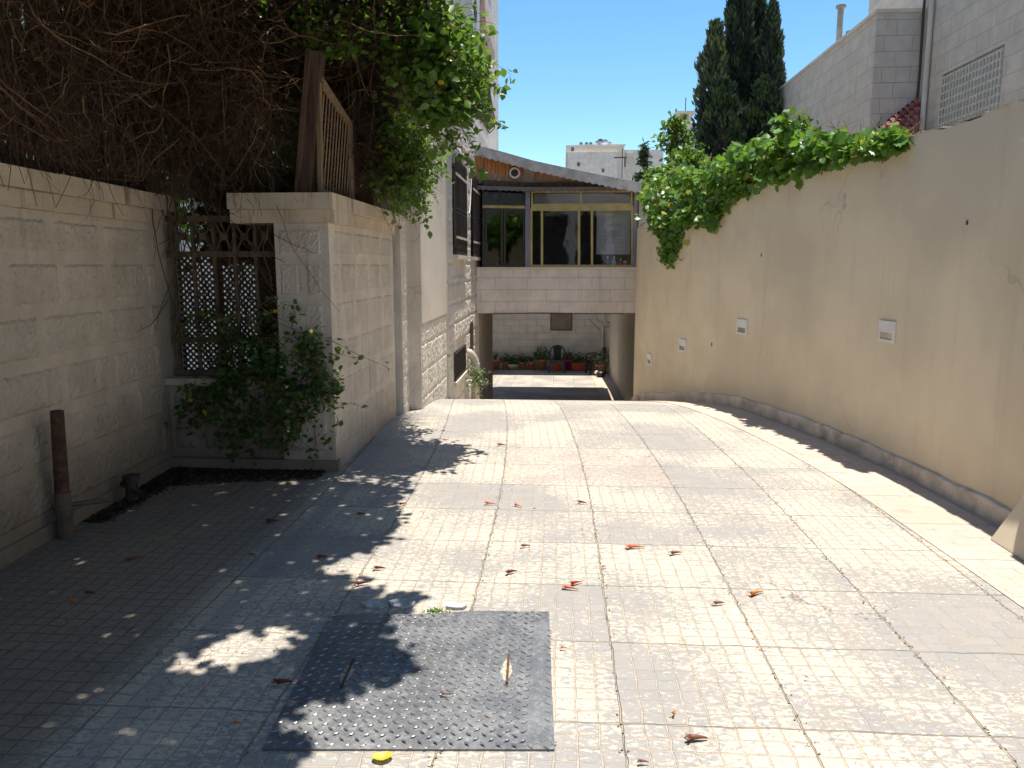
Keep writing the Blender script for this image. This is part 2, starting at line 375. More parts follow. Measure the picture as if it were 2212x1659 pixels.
def gable_mat():
    t = NT('stained_board_cladding'); p = t.pos()
    wv = t.noise(t.scalev(p, 16, 16, .8), 1.2, 5, .7); c = t.mix(t.ramp(wv, .3, .7), (.28, .10, .035), (.72, .32, .12))
    sp = t.n('SeparateXYZ'); t.l(p, sp.inputs[0])
    # bleached lower ends of the boards (their height follows the eave)
    z = t.math('ADD', sp.outputs[2], t.math('MULTIPLY', t.noise(t.scalev(p, 20, 20, .5), 1, 4), .22))
    c = t.mix(t.ramp(z, 3.28, 3.5, .85, 0), c, (.42, .32, .26))
    return t.fin(c, .8, t.bump(wv, .4, .004), 0., .3)
M['gable'] = gable_mat()
M['sheet'] = simple('weathered_fibre_sheet', (.50, .49, .47), .8, .18, 5, .3, 50, dirt=(.3, .27, .23))

# ------------------------------------------------------------------ batch geometry: twigs and leaves
def unit(a): return a/np.maximum(np.linalg.norm(a, axis=-1, keepdims=True), 1e-9)
def twig_paths(starts, dirs, length, S=6, bend=.5, grav=-.15, rng=RNG):
    N = len(starts); P = np.zeros((N, S, 3)); P[:, 0] = starts; d = unit(np.asarray(dirs, float))
    length = np.broadcast_to(np.asarray(length, float), (N,)); curl = rng.normal(0, bend, (N, 3))
    for i in range(1, S):
        d = unit(d + curl*.5 + rng.normal(0, bend*.55, (N, 3)) + np.array([0, 0, grav]))
        P[:, i] = P[:, i-1] + d*(length/(S-1))[:, None]
    return P
def tubes(P, r0, r1=None, sides=3):
    N, S, _ = P.shape; r0 = np.broadcast_to(np.asarray(r0, float), (N,)); r1 = r0*.45 if r1 is None else np.broadcast_to(r1, (N,))
    T = unit(P[:, -1]-P[:, 0]); a = np.where(np.abs(T[:, 2:3]) < .9, np.array([[0, 0, 1.]]), np.array([[1., 0, 0]]))
    X = unit(np.cross(T, a)); Yv = np.cross(T, X); V = np.zeros((N, S, sides, 3))
    for s in range(S):
        rr = (r0 + (r1-r0)*s/(S-1))[:, None]
        for k in range(sides):
            an = 2*math.pi*k/sides; V[:, s, k] = P[:, s] + rr*(X*math.cos(an)+Yv*math.sin(an))
    base = (np.arange(N)*S*sides)[:, None, None]; s_ = np.arange(S-1)[None, :, None]; k_ = np.arange(sides)[None, None, :]; k2 = (k_+1) % sides
    F = np.stack([base+s_*sides+k_, base+s_*sides+k2, base+(s_+1)*sides+k2, base+(s_+1)*sides+k_], -1).reshape(-1, 4)
    return V.reshape(-1, 3), F
OVAL = ([(0, 0), (.26, .28), (.30, .55), (0, 1.02), (-.30, .55), (-.26, .28)], [(0, 1, 2, 3), (0, 3, 4, 5)])
GRAPE = ([(0, 0), (.16, -.14), (.46, .02), (.40, .26), (.62, .44), (.38, .60), (.30, .84), (.12, .76), (0, 1.06), (-.12, .76), (-.30, .84), (-.38, .60), (-.62, .44), (-.40, .26), (-.46, .02), (-.16, -.14), (0, .42)],
         [(16, 0, 1, 2), (16, 2, 3, 4), (16, 4, 5, 6), (16, 6, 7, 8), (16, 8, 9, 10), (16, 10, 11, 12), (16, 12, 13, 14), (16, 14, 15, 0)])
def leaves(P, size, nrm=None, nspread=.8, droop=.5, shape=OVAL, fold=.22, rng=RNG, width=1.):
    N = len(P); size = np.broadcast_to(np.asarray(size, float), (N,))*rng.uniform(.65, 1.25, N)
    n0 = np.array([0, 0, 1.]) if nrm is None else nrm
    n = unit(n0 + rng.normal(0, nspread, (N, 3))); d = rng.normal(0, 1, (N, 3)); d[:, 2] -= droop; d = unit(d - n*np.sum(n*d, 1, keepdims=True))
    x = np.cross(d, n); pts, fs = shape; K = len(pts); V = np.zeros((N, K, 3))
    for i, (a, b) in enumerate(pts):
        V[:, i] = P + (x*(a*width*size)[:, None] if False else x*(a*width)*size[:, None]) + d*b*size[:, None] + n*(abs(a)*fold - b*b*.12)*size[:, None]
    F = np.concatenate([np.asarray(fs)[None] + (np.arange(N)*K)[:, None, None]], 0).reshape(-1, len(fs[0]))
    return V.reshape(-1, 3), F
def merge(*VF):
    V = []; F = []; b = 0
    for v, f in VF: V.append(v); F.append(f+b); b += len(v)
    return np.concatenate(V), np.concatenate(F)

# ------------------------------------------------------------------ rough-faced masonry with real relief
def rustic(mb, o, u, n, rects, depth=.014, cell=.035, margin=.028, rnd=None):
    """raised rough bosses on a wall plane: o origin, u along, n outward; rects (u0,u1,z0,z1)"""
    f0_ = len(mb.f); rnd = rnd or random.Random(3); o = Vector(o); u = Vector(u).normalized(); n = Vector(n).normalized(); zz = Vector((0, 0, 1))
    for (a0, a1, z0, z1) in rects:
        a0 += margin; a1 -= margin; z0 += margin; z1 -= margin
        if a1-a0 < .05 or z1-z0 < .05: continue
        nx = max(2, int((a1-a0)/cell)); nz = max(2, int((z1-z0)/cell)); b = len(mb.v)
        for j in range(nz+1):
            for i in range(nx+1):
                e = i in (0, nx) or j in (0, nz)
                h = -.002 if e else depth*rnd.uniform(.45, 1.2)
                ja = 0 if e else rnd.uniform(-.3, .3)*cell; jz = 0 if e else rnd.uniform(-.3, .3)*cell
                if e: ja = rnd.uniform(-.004, .004); jz = rnd.uniform(-.004, .004)
                mb.v.append(tuple(o + u*(a0+(a1-a0)*i/nx+ja) + zz*(z0+(z1-z0)*j/nz+jz) + n*h))
        flip = u.cross(zz).dot(n) < 0
        for j in range(nz):
            for i in range(nx):
                q = [b+j*(nx+1)+i, b+j*(nx+1)+i+1, b+(j+1)*(nx+1)+i+1, b+(j+1)*(nx+1)+i]
                mb.f.append(q[::-1] if flip else q)
    mb.boss.append((f0_, len(mb.f)))
def courses(L, z0, z1, ch=.30, bl=.55, off=0., holes=(), zref=1.62, seed=1):
    rr = random.Random(seed); out = []; k0 = math.floor((z0-zref)/ch)
    k = k0
    while zref+k*ch < z1-.02:
        a = zref+k*ch; b = min(a+ch, z1); a = max(a, z0); x = -rr.uniform(0, bl) + off
        while x < L:
            w = bl*rr.uniform(.8, 1.2); s, e = max(x, 0), min(x+w, L); x += w
            segs = [(s, e, a, b)]
            for (h0, h1, g0, g1) in holes:
                ns = []
                for (p, q, r_, t_) in segs:
                    if q <= h0 or p >= h1 or t_ <= g0 or r_ >= g1: ns.append((p, q, r_, t_)); continue
                    if p < h0: ns.append((p, h0, r_, t_))
                    if q > h1: ns.append((h1, q, r_, t_))
                    if r_ < g0: ns.append((max(p, h0), min(q, h1), r_, g0))
                    if t_ > g1: ns.append((max(p, h0), min(q, h1), g1, t_))
                segs = ns
            out += [g for g in segs if g[1]-g[0] > .08 and g[3]-g[2] > .08]
        k += 1
    return out

# ================================================================== THE SETTING
GP = [(-30, 0), (8.0, 0), (8.6, -.008), (9.2, -.05), (9.8, -.14), (10.4, -.245), (11, -.35), (12, -.53), (13, -.78), (15, -1.38), (16.4, -1.8), (17.2, -1.92), (18, -1.94), (60, -1.94)]
def gz(Y):
    for (a, za), (b, zb) in zip(GP, GP[1:]):
        if a <= Y <= b: return za + (zb-za)*(Y-a)/(b-a)
    return 0
YARD = -1.94
def shift(Y):      # the paving lines lean left as the drive runs away
    t = max(0, Y-4.2); return -.011*t*t if t < 6 else -.396-.0*(t)
# right wall, in plan, with its top
RW = [(2.78, -4, 2.56), (2.80, 0, 2.56), (2.77, 3, 2.55), (2.72, 4.6, 2.54), (2.66, 5.6, 2.53), (2.53, 6.6, 2.51), (2.33, 7.6, 2.47), (2.06, 8.6, 2.42), (1.76, 9.6, 2.36),
      (1.50, 10.6, 2.30), (1.31, 11.6, 2.24), (1.25, 12.5, 2.20), (1.32, 13.6, 2.18), (1.50, 15.0, 2.16), (1.66, 17, 2.16), (1.72, 19, 2.16), (1.72, 22, 2.16), (1.58, 26.5, 2.16)]
def cat(pts, step=.06):
    P = [np.array(p, float) for p in pts]; P = [2*P[0]-P[1]]+P+[2*P[-1]-P[-2]]; out = []
    for i in range(1, len(P)-2):
        n = max(2, int(np.linalg.norm(P[i+1][:2]-P[i][:2])/step))
        for k in range(n):
            t = k/n; out.append(.5*((2*P[i])+(-P[i-1]+P[i+1])*t+(2*P[i-1]-5*P[i]+4*P[i+1]-P[i+2])*t*t+(-P[i-1]+3*P[i]-3*P[i+1]+P[i+2])*t**3))
    out.append(P[-2]); return np.array(out)
RWC = cat(RW)
def rw_x(Y): return float(np.interp(Y, RWC[:, 1], RWC[:, 0]))
def rw_top(Y): return float(np.interp(Y, RWC[:, 1], RWC[:, 2]))
def hit_wall(x, y):
    d = _f*1660 + _r*(x-1106) - _u*(y-829.5); lo = None
    for i in range(len(RWC)-1):
        Y = RWC[i, 1]
        if Y < 2: continue
        if d.x/d.y*Y > RWC[i, 0]: pass
        else: continue
        return Vector((0, 0, EYE))+d*(Y/d.y)
def first_hit(x, y):
    d = _f*1660 + _r*(x-1106) - _u*(y-829.5)
    for i in range(len(RWC)-1):
        Y = RWC[i, 1]
        if Y < 1: continue
        if d.x/d.y*Y >= RWC[i, 0]:
            k = d.x/d.y; a, b = RWC[i-1], RWC[i]; fa = k*a[1]-a[0]; fb = k*b[1]-b[0]; q = -fa/(fb-fa) if fb != fa else 0; Yh = a[1]+(b[1]-a[1])*q
            return Vector((0, 0, EYE))+d*(Yh/d.y), i
    return None, None

# wide ground, terraces, driveway
o = MB(); o.add([(-900, -900, -2.05), (900, -900, -2.05), (900, 1500, -2.05), (-900, 1500, -2.05)], [[0, 1, 2, 3]]); tag(o.build('ground', M['ground']), kind='structure')
o = MB(); o.box(-40, -3.35, -30, 8.4, -2.04, -.01); tag(o.build('garden_terrace', M['ground']), 'raised garden soil behind the left boundary wall', kind='structure')
o = MB(); o.prism([(3.0, -30), (40, -30), (40, 60), (1.95, 60), (1.95, 10.6), (3.0, 5)], -2.03, .6, 'z'); tag(o.build('garden_soil', M['ground']), 'raised garden soil behind the cream wall', kind='structure')
def sheet(name, x0f, x1f, Y0, Y1, mat, dz, nx=30, uvf=None, dy=.12):
    ys = np.arange(Y0, Y1+dy/2, dy); V = []; UV = []
    for Y in ys:
        a, b = x0f(Y), x1f(Y)
        for i in range(nx+1):
            X = a+(b-a)*i/nx; V.append((X, Y, gz(Y)+dz)); UV.append(uvf(X, Y) if uvf else (X, Y))
    F = np.array([[j*(nx+1)+i, j*(nx+1)+i+1, (j+1)*(nx+1)+i+1, (j+1)*(nx+1)+i] for j in range(len(ys)-1) for i in range(nx)])
    return np_obj(name, V, F, mat, uv=UV, smooth=True)
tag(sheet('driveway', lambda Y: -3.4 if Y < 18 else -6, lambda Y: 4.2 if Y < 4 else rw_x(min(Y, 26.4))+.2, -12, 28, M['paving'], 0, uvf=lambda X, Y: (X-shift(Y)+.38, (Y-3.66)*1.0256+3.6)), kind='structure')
tag(sheet('paving_strip', lambda Y: rw_x(Y)-.60-.0*Y, lambda Y: rw_x(Y)+.02, 1.0, 26.4, M['brick'], .004, nx=8, uvf=lambda X, Y: (X-rw_x(Y)+.6, Y*1.02)), kind='structure')
tag(sheet('street', lambda Y: -30, lambda Y: 30, -13, -3.0, simple('asphalt', (.09, .09, .09), .9, .2, 4, .4, 60), -.006, nx=4), kind='structure')

# ------------------------------------------------------------------ cream wall on the right
wall = empty('boundary_wall', (2.7, 5, 0), 'long curving cream rendered wall along the right side of the driveway', 'wall')
rr = random.Random(5); V = []; F = []; TH = .2; n = len(RWC); nz = 5
tang = np.gradient(RWC[:, :2], axis=0); tang = unit(tang); nor = np.stack([-tang[:, 1], tang[:, 0]], 1)   # points towards the driveway (-x)
wob = 0; brk = [(4.5, 5.0, .018), (5.3, 5.75, .02), (6.35, 6.9, .028), (7.3, 7.5, .015)]
for i, p in enumerate(RWC):
    wob = wob*.7 + rr.uniform(-.009, .009)
    top = p[2]+wob
    for (a, b, dd) in brk:
        if a < p[1] < b: top -= dd*rr.uniform(.3, 1)
    if p[1] < 10.4: top += .0
    bz = gz(p[1])-.05
    fr = p[:2]; bk = p[:2]-nor[i]*TH
    for k in range(nz+1): V.append((fr[0], fr[1], bz+(top-bz)*k/nz))
    V.append((bk[0], bk[1], top+rr.uniform(-.006, .006))); V.append((bk[0], bk[1], bz))
m_ = nz+3
F = [[i*m_+k, i*m_+k+1, (i+1)*m_+k+1, (i+1)*m_+k] for i in range(n-1) for k in range(nz+2)]
F += [[k for k in range(m_)], [(n-1)*m_+k for k in range(m_-1, -1, -1)]]
np_obj('wall', V, F, M['yellow'], wall)
# ragged mortar crust on top
mb = MB()
for i in range(0, n-1):
    p = RWC[i]
    if p[1] < 2.5 or p[1] > 12.5 or rr.random() < .3: continue
    hgt = rr.uniform(.003, .009); w = rr.uniform(.06, .2); c = p[:2]-nor[i]*(rr.uniform(.0, .02)+w/2-.012)
    mb.obox((c[0], c[1], p[2]+hgt*.2), tuple(tang[i]*rr.uniform(.02, .06))+((RWC[i+1][2]-p[2])/max(.01, np.linalg.norm(RWC[i+1][:2]-p[:2]))*.04,), tuple(nor[i]*w/2)+(0,), (0, 0, hgt))
mb.build('top_crust', simple('broken_mortar', (.46, .42, .36), .95, .25, 14, .8, 60), wall)
# cement plinth with peeling upper edge
V = []; idx = [i for i in range(n) if 4.3 < RWC[i, 1] < 13.2]; pw = 0
for i in idx:
    p = RWC[i]; pw = pw*.85+rr.uniform(-.006, .006); g = gz(p[1]); ht = .125+pw
    for off, z in ((.035, -.03), (.033, ht-.01), (.026, ht), (-.02, ht+.004)):
        V.append((p[0]+nor[i][0]*off, p[1]+nor[i][1]*off, g+z))
F = [[j*4+k, j*4+k+1, (j+1)*4+k+1, (j+1)*4+k] for j in range(len(idx)-1) for k in range(3)]
np_obj('plinth', V, F, M['plinth'], wall)
for (px, py, w_, h_) in ((1645, 551, .008, .022), (2090, 481, .012, .02), (1246, 600, .01, .01), (1538, 744, .01, .03), (1420, 560, .01, .02)):
    p, i = first_hit(px, py)
    if p is None: continue
    t3 = Vector((tang[i][0], tang[i][1], 0)); n3 = Vector((nor[i][0], nor[i][1], 0)); g = MB(); g.obox(p+n3*.004, t3*w_*.6, n3*.003, Vector((0, .0, h_*.7))); g.build('old_fixing', M['wood'], wall)
# recessed step lights
lab = ['square white recessed wall light on the cream wall, nearest and largest of the row', 'square white recessed wall light, second nearest, near the middle of the cream wall',
       'small recessed wall light, third from the front, right of the veranda', 'small recessed wall light, fourth from the front, lower on the cream wall',
       'tiny recessed wall light on the cream wall just under the veranda edge', 'tiny dark recessed wall light deep in the yard, nearest to the potted plants']
for k, (px, py) in enumerate([(1918, 716), (1604, 706), (1475, 746), (1403.5, 776), (1321, 768), (1309, 758)]):
    if k < 4: p, i = first_hit(px, py)
    else:
        Yq = (21.0, 24.0)[k-4]; i = int(np.argmin(abs(RWC[:, 1]-Yq))); p = at(px, py, Y=Yq); p.x = RWC[i, 0]
    s = .083; t3 = 1.35*Vector((tang[i][0], tang[i][1], 0)); n3 = Vector((nor[i][0], nor[i][1], 0)); z3 = Vector((0, 0, 1))
    th = empty('wall_light', p, lab[k], 'wall light', 'recessed lights along the cream wall'); fr_ = MB(); c = p+n3*.006
    fr_.obox(c+z3*(s*.45), t3*s, n3*.008, z3*s*.55); fr_.obox(c-z3*(s*.88), t3*s, n3*.008, z3*s*.12)
    fr_.obox(c-t3*(s*.88)-z3*s*.43, t3*s*.12, n3*.008, z3*s*.329); fr_.obox(c+t3*(s*.88)-z3*s*.43, t3*s*.12, n3*.008, z3*s*.329)
    fr_.build('frame', M['white'], th)
    hd = MB(); a = c+n3*.007; 
    q = [a-t3*s*.76-z3*s*.10, a+t3*s*.76-z3*s*.10, a+t3*s*.76-z3*s*.76, a-t3*s*.76-z3*s*.76]
    b_ = [v-n3*.012 for v in q]; hd.add([q[0], q[1], b_[2]+n3*.004, b_[3]+n3*.004], [[0, 1, 2, 3]]); hd.build('recess', simple('light_lens_%d' % k, (.30, .28, .22) if k else (.46, .42, .30), .4, .2), th)
# gate pillar with battered foot at the right edge
gp = empty('gate_pillar', (2.62, 4.1, 0), 'short cream rendered gate pillar at the right edge, its foot spreading on to the paving', 'pillar')
mb = MB()
V = []; prof = [(.0, 2.50, 4.42), (.012, 2.50, 4.42), (.28, 2.60, 4.34), (.36, 2.615, 4.33), (1.5, 2.62, 4.32), (2.35, 2.63, 4.31)]
for z, x, y in prof: V += [(x, 2.5, z), (x, y, z), (2.9, y, z), (2.9, 2.5, z)]
F = [[k*4+i, k*4+(i+1) % 4, (k+1)*4+(i+1) % 4, (k+1)*4+i] for k in range(5) for i in range(4)]+[[0, 1, 2, 3], [23, 22, 21, 20]]
pp = np_obj('shaft', V, [f[::-1] for f in F], M['yellow'], gp)
mb = MB(); mb.tube([(2.60, 4.2, .66), (2.56, 4.2, .66)], .018, 10); mb.bar((2.613, 4.22, .60), (2.613, 4.1, .60), .006, .012); mb.build('hinge_pin', M['rust'], gp)

# ------------------------------------------------------------------ left boundary wall (near), return with grille, pillar, side wall
XL, XP, YR, YE = -2.90, -1.715, 5.70, 7.90; XG = -3.04    # XG: left side of the grille opening
def coping(mb, pts, out, z0=1.885, inner=.30):
    """two-step coping along a straight run pts[0]->pts[1], projecting to side 'out'"""
    a, b = Vector(pts[0]), Vector(pts[1]); d = (b-a).normalized(); o_ = Vector(out); L = (b-a).length
    x = 0; rq = random.Random(int(L*100))
    while x < L-.01:
        w = min(rq.uniform(.75, 1.05), L-x); s0 = a+d*(x+.002); s1 = a+d*(x+w-.002); x += w
        for (z_, h_, pr) in ((z0, .10, .028), (z0+.101, .112, .072)):
            c = (s0+s1)/2+o_*(pr-inner)/2; mb.obox((c.x, c.y, z_+h_/2), d*((s1-s0).length/2), o_*((pr+inner)/2), (0, 0, h_/2+rq.uniform(-.002, .002)))
lw = empty('garden_wall', (XL, 3, 0), 'near left boundary wall of rough faced stone blocks with stained moulded coping', 'wall', rz=R(3))
np_obj.rot = True
mb = MB(); mb.box(XL-.3, XL, -4, YR+.42, -.1, 1.885); rustic(mb, (XL, -4, 0), (0, 1, 0), (1, 0, 0), courses(YR+4, .10, 1.87, seed=4, bl=.62), depth=.015, cell=.019, margin=.036, rnd=random.Random(2)); mb.build('wall', M['rustic'], lw)
mb = MB(); coping(mb, [(XL, -4, 0), (XL, YR+.22, 0)], (1, 0, 0)); mb.build('coping', M['cap'], lw)
mb = MB(); mb.box(XL-.0, XL+.022, -4, YR-.02, -.02, .09); mb.build('plinth', M['rustic'], lw)

pw_ = empty('pillar_wall', (XP, YR, 0), 'projecting pale stone pillar and side wall with moulded coping beside the driveway', 'wall')
XO = -2.125    # opening edge
mb = MB(); mb.box(XO, XP, YR, YE, -.1, 1.885)
rects = []
z = .12; k = 0
while z < 1.86:
    z1 = min(z+.30, 1.87)
    if k % 2 == 1: rects.append((0, XP-XO-.03, z, z1))
    else: rects += [(0, (XP-XO)*.5, z, z1), ((XP-XO)*.5, XP-XO-.03, z, z1)]
    z += .30; k += 1
rustic(mb, (XO, YR, 0), (1, 0, 0), (0, -1, 0), rects, depth=.008, cell=.014, margin=.032, rnd=random.Random(8))
rustic(mb, (XP, YR+.06, 0), (0, 1, 0), (1, 0, 0), courses(YE-YR-.1, .12, 1.87, seed=9, bl=.5), depth=.007, cell=.02, rnd=random.Random(9))
mb.build('wall', stone_mat('rough_limestone_pillar', (.68, .605, .51), stainz=(-.1, .45), dark=(.2, .145, .10), bs=60, bstr=1.), pw_)
mb = MB(); coping(mb, [(XO-.32, YR, 0), (XP+.06, YR, 0)], (0, -1, 0), inner=.45); coping(mb, [(XP, YR+.46, 0), (XP, YE, 0)], (1, 0, 0)); mb.build('coping', M['cap'], pw_)
# low wall under the iron grille
low = empty('low_wall', (-2.6, YR, 0), 'low soil-stained stone wall under the iron grille, between the boundary wall and the pillar', 'wall')
mb = MB(); mb.box(XG, XO, YR+.05, YR+.30, -.1, .66); rustic(mb, (XG, YR+.05, 0), (1, 0, 0), (0, -1, 0), courses(XO-XG, .12, .64, seed=12, bl=.4), depth=.014, cell=.03, rnd=random.Random(4)); mb.box(XG, XP+.02, YR-.02, YR+.049, -.1, .085)
mb.build('wall', M['rustic'], low)
mb = MB(); mb.box(XG+.001, XO-.001, YR-.01, YR+.34, .661, .712); mb.build('coping', M['cap'], low)
# iron grille
gr = empty('iron_grille', (-2.6, YR+.12, .71), 'rusty brown iron grille with turned bars in the opening of the left wall', 'grille')
def zy(py): return at(500, py, Y=YR+.12).z
yg = YR+.14
for pyy in (472, 549, 735, 806): mb = MB(); mb.box(XG+.02, XO-.01, yg-.018, yg+.018, zy(pyy)-.022, zy(pyy)+.022); mb.build('rail', M['ironbrown'], gr)
bx = [XG+.06+i*(XO-XG-.1)/5 for i in range(6)]
for x in bx:
    b_ = MB(); za, zb = zy(806), zy(472); b_.box(x-.012, x+.012, yg-.012, yg+.012, za, zb)
    b_.lathe([(.009, 0), (.022, .03), (.028, .06), (.018, .10), (.012, .13), (.024, .17), (.018, .21), (.009, .25)], (x, yg, zy(700)-.02), 8); b_.build('bar', M['ironbrown'], gr)
or_ = MB()
for i in range(5):
    xm = (bx[i]+bx[i+1])/2; zt, zb = zy(472), zy(549); zm = (zt+zb)/2
    or_.box(xm-.028, xm+.028, yg-.01, yg+.01, zm-.028, zm+.028)
    for sx in (-1, 1):
        for sz in (-1, 1): or_.bar((xm+sx*.02, yg, zm+sz*.02), (xm+sx*(bx[1]-bx[0])/2, yg, zm+sz*(zt-zb)/2), .007, .012)
or_.build('ornament', M['ironbrown'], gr)
# diamond lattice behind it
def lattice(mb, o_, u, w, h, sp=.045, t=.010, th=.004, n_=(0, 1, 0), ang=45):
    o_ = Vector(o_); u = Vector(u).normalized(); z = Vector((0, 0, 1)); nv = Vector(n_)
    for sgn in (1, -1):
        c = -h
        while c < w+h:
            # line from (c,0) rising at 45 deg ; clip to rect
            a0, b0 = (c, 0), (c+h, h)
            if sgn < 0: a0, b0 = (c, h), (c+h, 0)
            t0 = max(0, (0-a0[0])/h); t1 = min(1, (w-a0[0])/h)
            if t1 > t0+.01:
                p = (a0[0]+h*t0, a0[1]+(b0[1]-a0[1])*t0); q = (a0[0]+h*t1, a0[1]+(b0[1]-a0[1])*t1)
                mb.bar(o_+u*p[0]+z*p[1]+nv*th*sgn, o_+u*q[0]+z*q[1]+nv*th*sgn, t, th*1.6, up=nv)
            c += sp*1.414
ls = empty('lattice_screen', (-2.6, YR+.3, .71), 'brown diamond lattice screen fixed behind the iron grille', 'lattice')
mb = MB(); lattice(mb, (XG, YR+.32, .71), (1, 0, 0), XO-XG, .94, sp=.034, t=.014); mb.build('lattice', M['wood'], ls)
mb = MB(); mb.box(XG+.30, XG+.345, YR+.345, YR+.36, .71, 1.9); mb.build('frame', M['wood'], ls); mb = MB(); mb.box(XO-.30, XO-.02, YR+.36, YR+.37, .71, 1.88); mb.build('backing_board', M['wood'], ls)

# timber fences on the copings
fz = 2.105
fn = empty('picket_fence', (XL, 3, fz), 'brown picket fence on the near left wall, buried in dry twigs', 'fence', rz=R(3)); np_obj.rot = True
mb = MB(); y = -3.5; rq = random.Random(6)
while y < 5.9: mb.bar((XL-.13, y, fz), (XL-.13+rq.uniform(-.02, .02), y+rq.uniform(-.03, .03), fz+1.25), .035, .012, up=(1, 0, 0)); y += .06
mb.build('pickets', M['wood'], fn)
for q_ in (.18, 1.0): mb = MB(); mb.box(XL-.16, XL-.14, -3.5, 5.9, fz+q_, fz+q_+.06); mb.build('rail', M['wood'], fn)
for y in (1.9, 3.9, 5.95): b_ = MB(); b_.bar((XL-.1, y, fz-.0), (XL-.1, y+.06, fz+1.5 if y < 5 else fz+.8), .07); b_.build('post', M['woodpale'], fn)
np_obj.rot = False
ps = empty('trellis_fence', (XP-.25, YR+.2, fz), 'weathered trellis panel with slanting slats and a thick leaning post on the pillar coping', 'fence')
p0 = at(660, 425, Y=YR+.12); p1 = at(682, 112, Y=YR+.12)
b_ = MB(); b_.bar((p0.x, YR+.14, fz), (p1.x, YR+.14, p1.z), .11, .10); b_.bar((p0.x-.04, YR+.05, fz), (p1.x-.03, YR+.05, p1.z), .04, .03); b_.build('post', M['wood'], ps)
xa = p0.x+.11; ya = YR+.14; xb, yb = -1.775, 6.6
u_ = Vector((xb-xa, yb-ya, 0)); Lp = u_.length; u_.normalize()
fr_ = MB(); A = Vector((xa, ya, fz+.02)); B = Vector((xb, yb, fz+.02)); At_ = at(706, 175, Y=ya+.02); hA = At_.z-fz; hB = .62
fr_.bar(A, A+Vector((.02, 0, hA)), .05, .03); fr_.bar(B, B+Vector((0, 0, hB+.03)), .06, .04); fr_.bar(A, B, .04, .03); fr_.bar(A+Vector((.02, 0, hA)), B+Vector((0, 0, hB)), .05, .03); fr_.build('frame', M['woodpale'], ps)
sl = MB(); nsl = 11
for i in range(nsl+4):
    s0 = (i-3)/nsl; s1 = s0+.33
    # slanted slats leaning; clip to panel
    def top_h(s): return hA+(hB-hA)*s
    pts = []
    for k in range(21):
        tt = k/20; s = s0+(s1-s0)*tt; h = tt*(hA)
        if 0 <= s <= 1 and h <= top_h(s): pts.append((s, h))
    if len(pts) > 1: sl.bar(A+u_*Lp*pts[0][0]+Vector((0, 0, pts[0][1])), A+u_*Lp*pts[-1][0]+Vector((0, 0, pts[-1][1])), .024, .004, up=(1, 0, 0))
sl.build('slat', M['woodpale'], ps)
rs = MB(); rq = random.Random(1)
for i in range(46):
    s = i/45; x = xb+.0+(XP-.18-xb)*s; y = yb+.04+(YE-.05-yb)*s; rs.bar((x, y, fz), (x+rq.uniform(-.03, .03), y+rq.uniform(-.05, .05), fz+rq.uniform(.8, 1.1)), .013, .01)
rs.build('reed_screen', M['wood'], ps)

# ================================================================== LEFT STONE BUILDING
bl = empty('stone_building', (-3, 12, 0), 'tall pale stone apartment building with barred windows on the left of the drive', 'building')
XA, XB, XC = -1.655, -1.50, -1.60      # first strip, pilaster, main face
HB = 12.5
hw = [(11.55, 12.95, 1.74, 3.16), (13.85, 15.05, 1.74, 3.16)]            # windows on the main face (Y0,Y1,z0,z1)
base_w = (11.5, 12.85, -.18, .27)
up_w = [(11.9, 13.2, 5.0, 7.6)]
mb = MB(); mb.box(-2.4, XA, YE+.1, 8.32, -.3, HB)
mb.box(-9, XC-.14, 11.4, 18.2, -2, HB); mb.box(-2.4, XC-.14, 10.25, 11.4, -2, HB)
mb.box(-9, XC, 18.2, 20.3, 3.4, HB); mb.box(-9, XC, 18.2, 20.3, 3.0, 3.4)
# main face with real openings
holes = hw+[base_w]+up_w
ysn = sorted({10.22, 18.2}|{h[0] for h in holes}|{h[1] for h in holes}); zsn = sorted({-2., HB}|{h[2] for h in holes}|{h[3] for h in holes})
for y0, y1 in zip(ysn, ysn[1:]):
    for z0, z1 in zip(zsn, zsn[1:]):
        if any(h[0] <= y0 and y1 <= h[1] and h[2] <= z0 and z1 <= h[3] for h in holes): continue
        mb.box(XC-.14, XC, y0, y1, z0, z1)
rc = courses(14.95-10.3, -1.5, 8.2, seed=21, bl=1.1, holes=[(h[0]-10.3-.06, h[1]-10.3+.06, h[2]-(.3 if h in hw else .06), h[3]+.08) for h in holes])
rustic(mb, (XC, 10.3, 0), (0, 1, 0), (1, 0, 0), rc, depth=.016, cell=.03, margin=.011, rnd=random.Random(11))
rustic(mb, (XA, YE+.1, 0), (0, 1, 0), (1, 0, 0), courses(.31, -.1, 6, seed=3, bl=.36), depth=.012, cell=.025, margin=.01, rnd=random.Random(12))
mb.build('wall', M['rustic2'], bl)
mb = MB(); mb.box(-2.4, XB, 8.32, 10.22, .95, HB); mb.box(XC-.02, XC+.012, 15.06, 18.2, -2, 3.0); mb.build('rendered_pilaster', M['render'], bl)
mb = MB(); mb.box(-2.4, XB-.015, 8.32, 10.22, -.6, .949); rustic(mb, (XB-.015, 8.33, 0), (0, 1, 0), (1, 0, 0), courses(1.86, -.5, .95, seed=31, bl=.6), depth=.010, cell=.022, margin=.011, rnd=random.Random(13)); mb.build('pilaster_base', M['rustic2'], bl)
def sill(parent, y0, y1, z): b = MB(); b.box(XC-.1, XC+.07, y0-.03, (y0+y1)/2-.002, z-.06, z); b.box(XC-.1, XC+.07, (y0+y1)/2+.002, y1+.03, z-.06, z); b.build('sill', M['render'], parent)
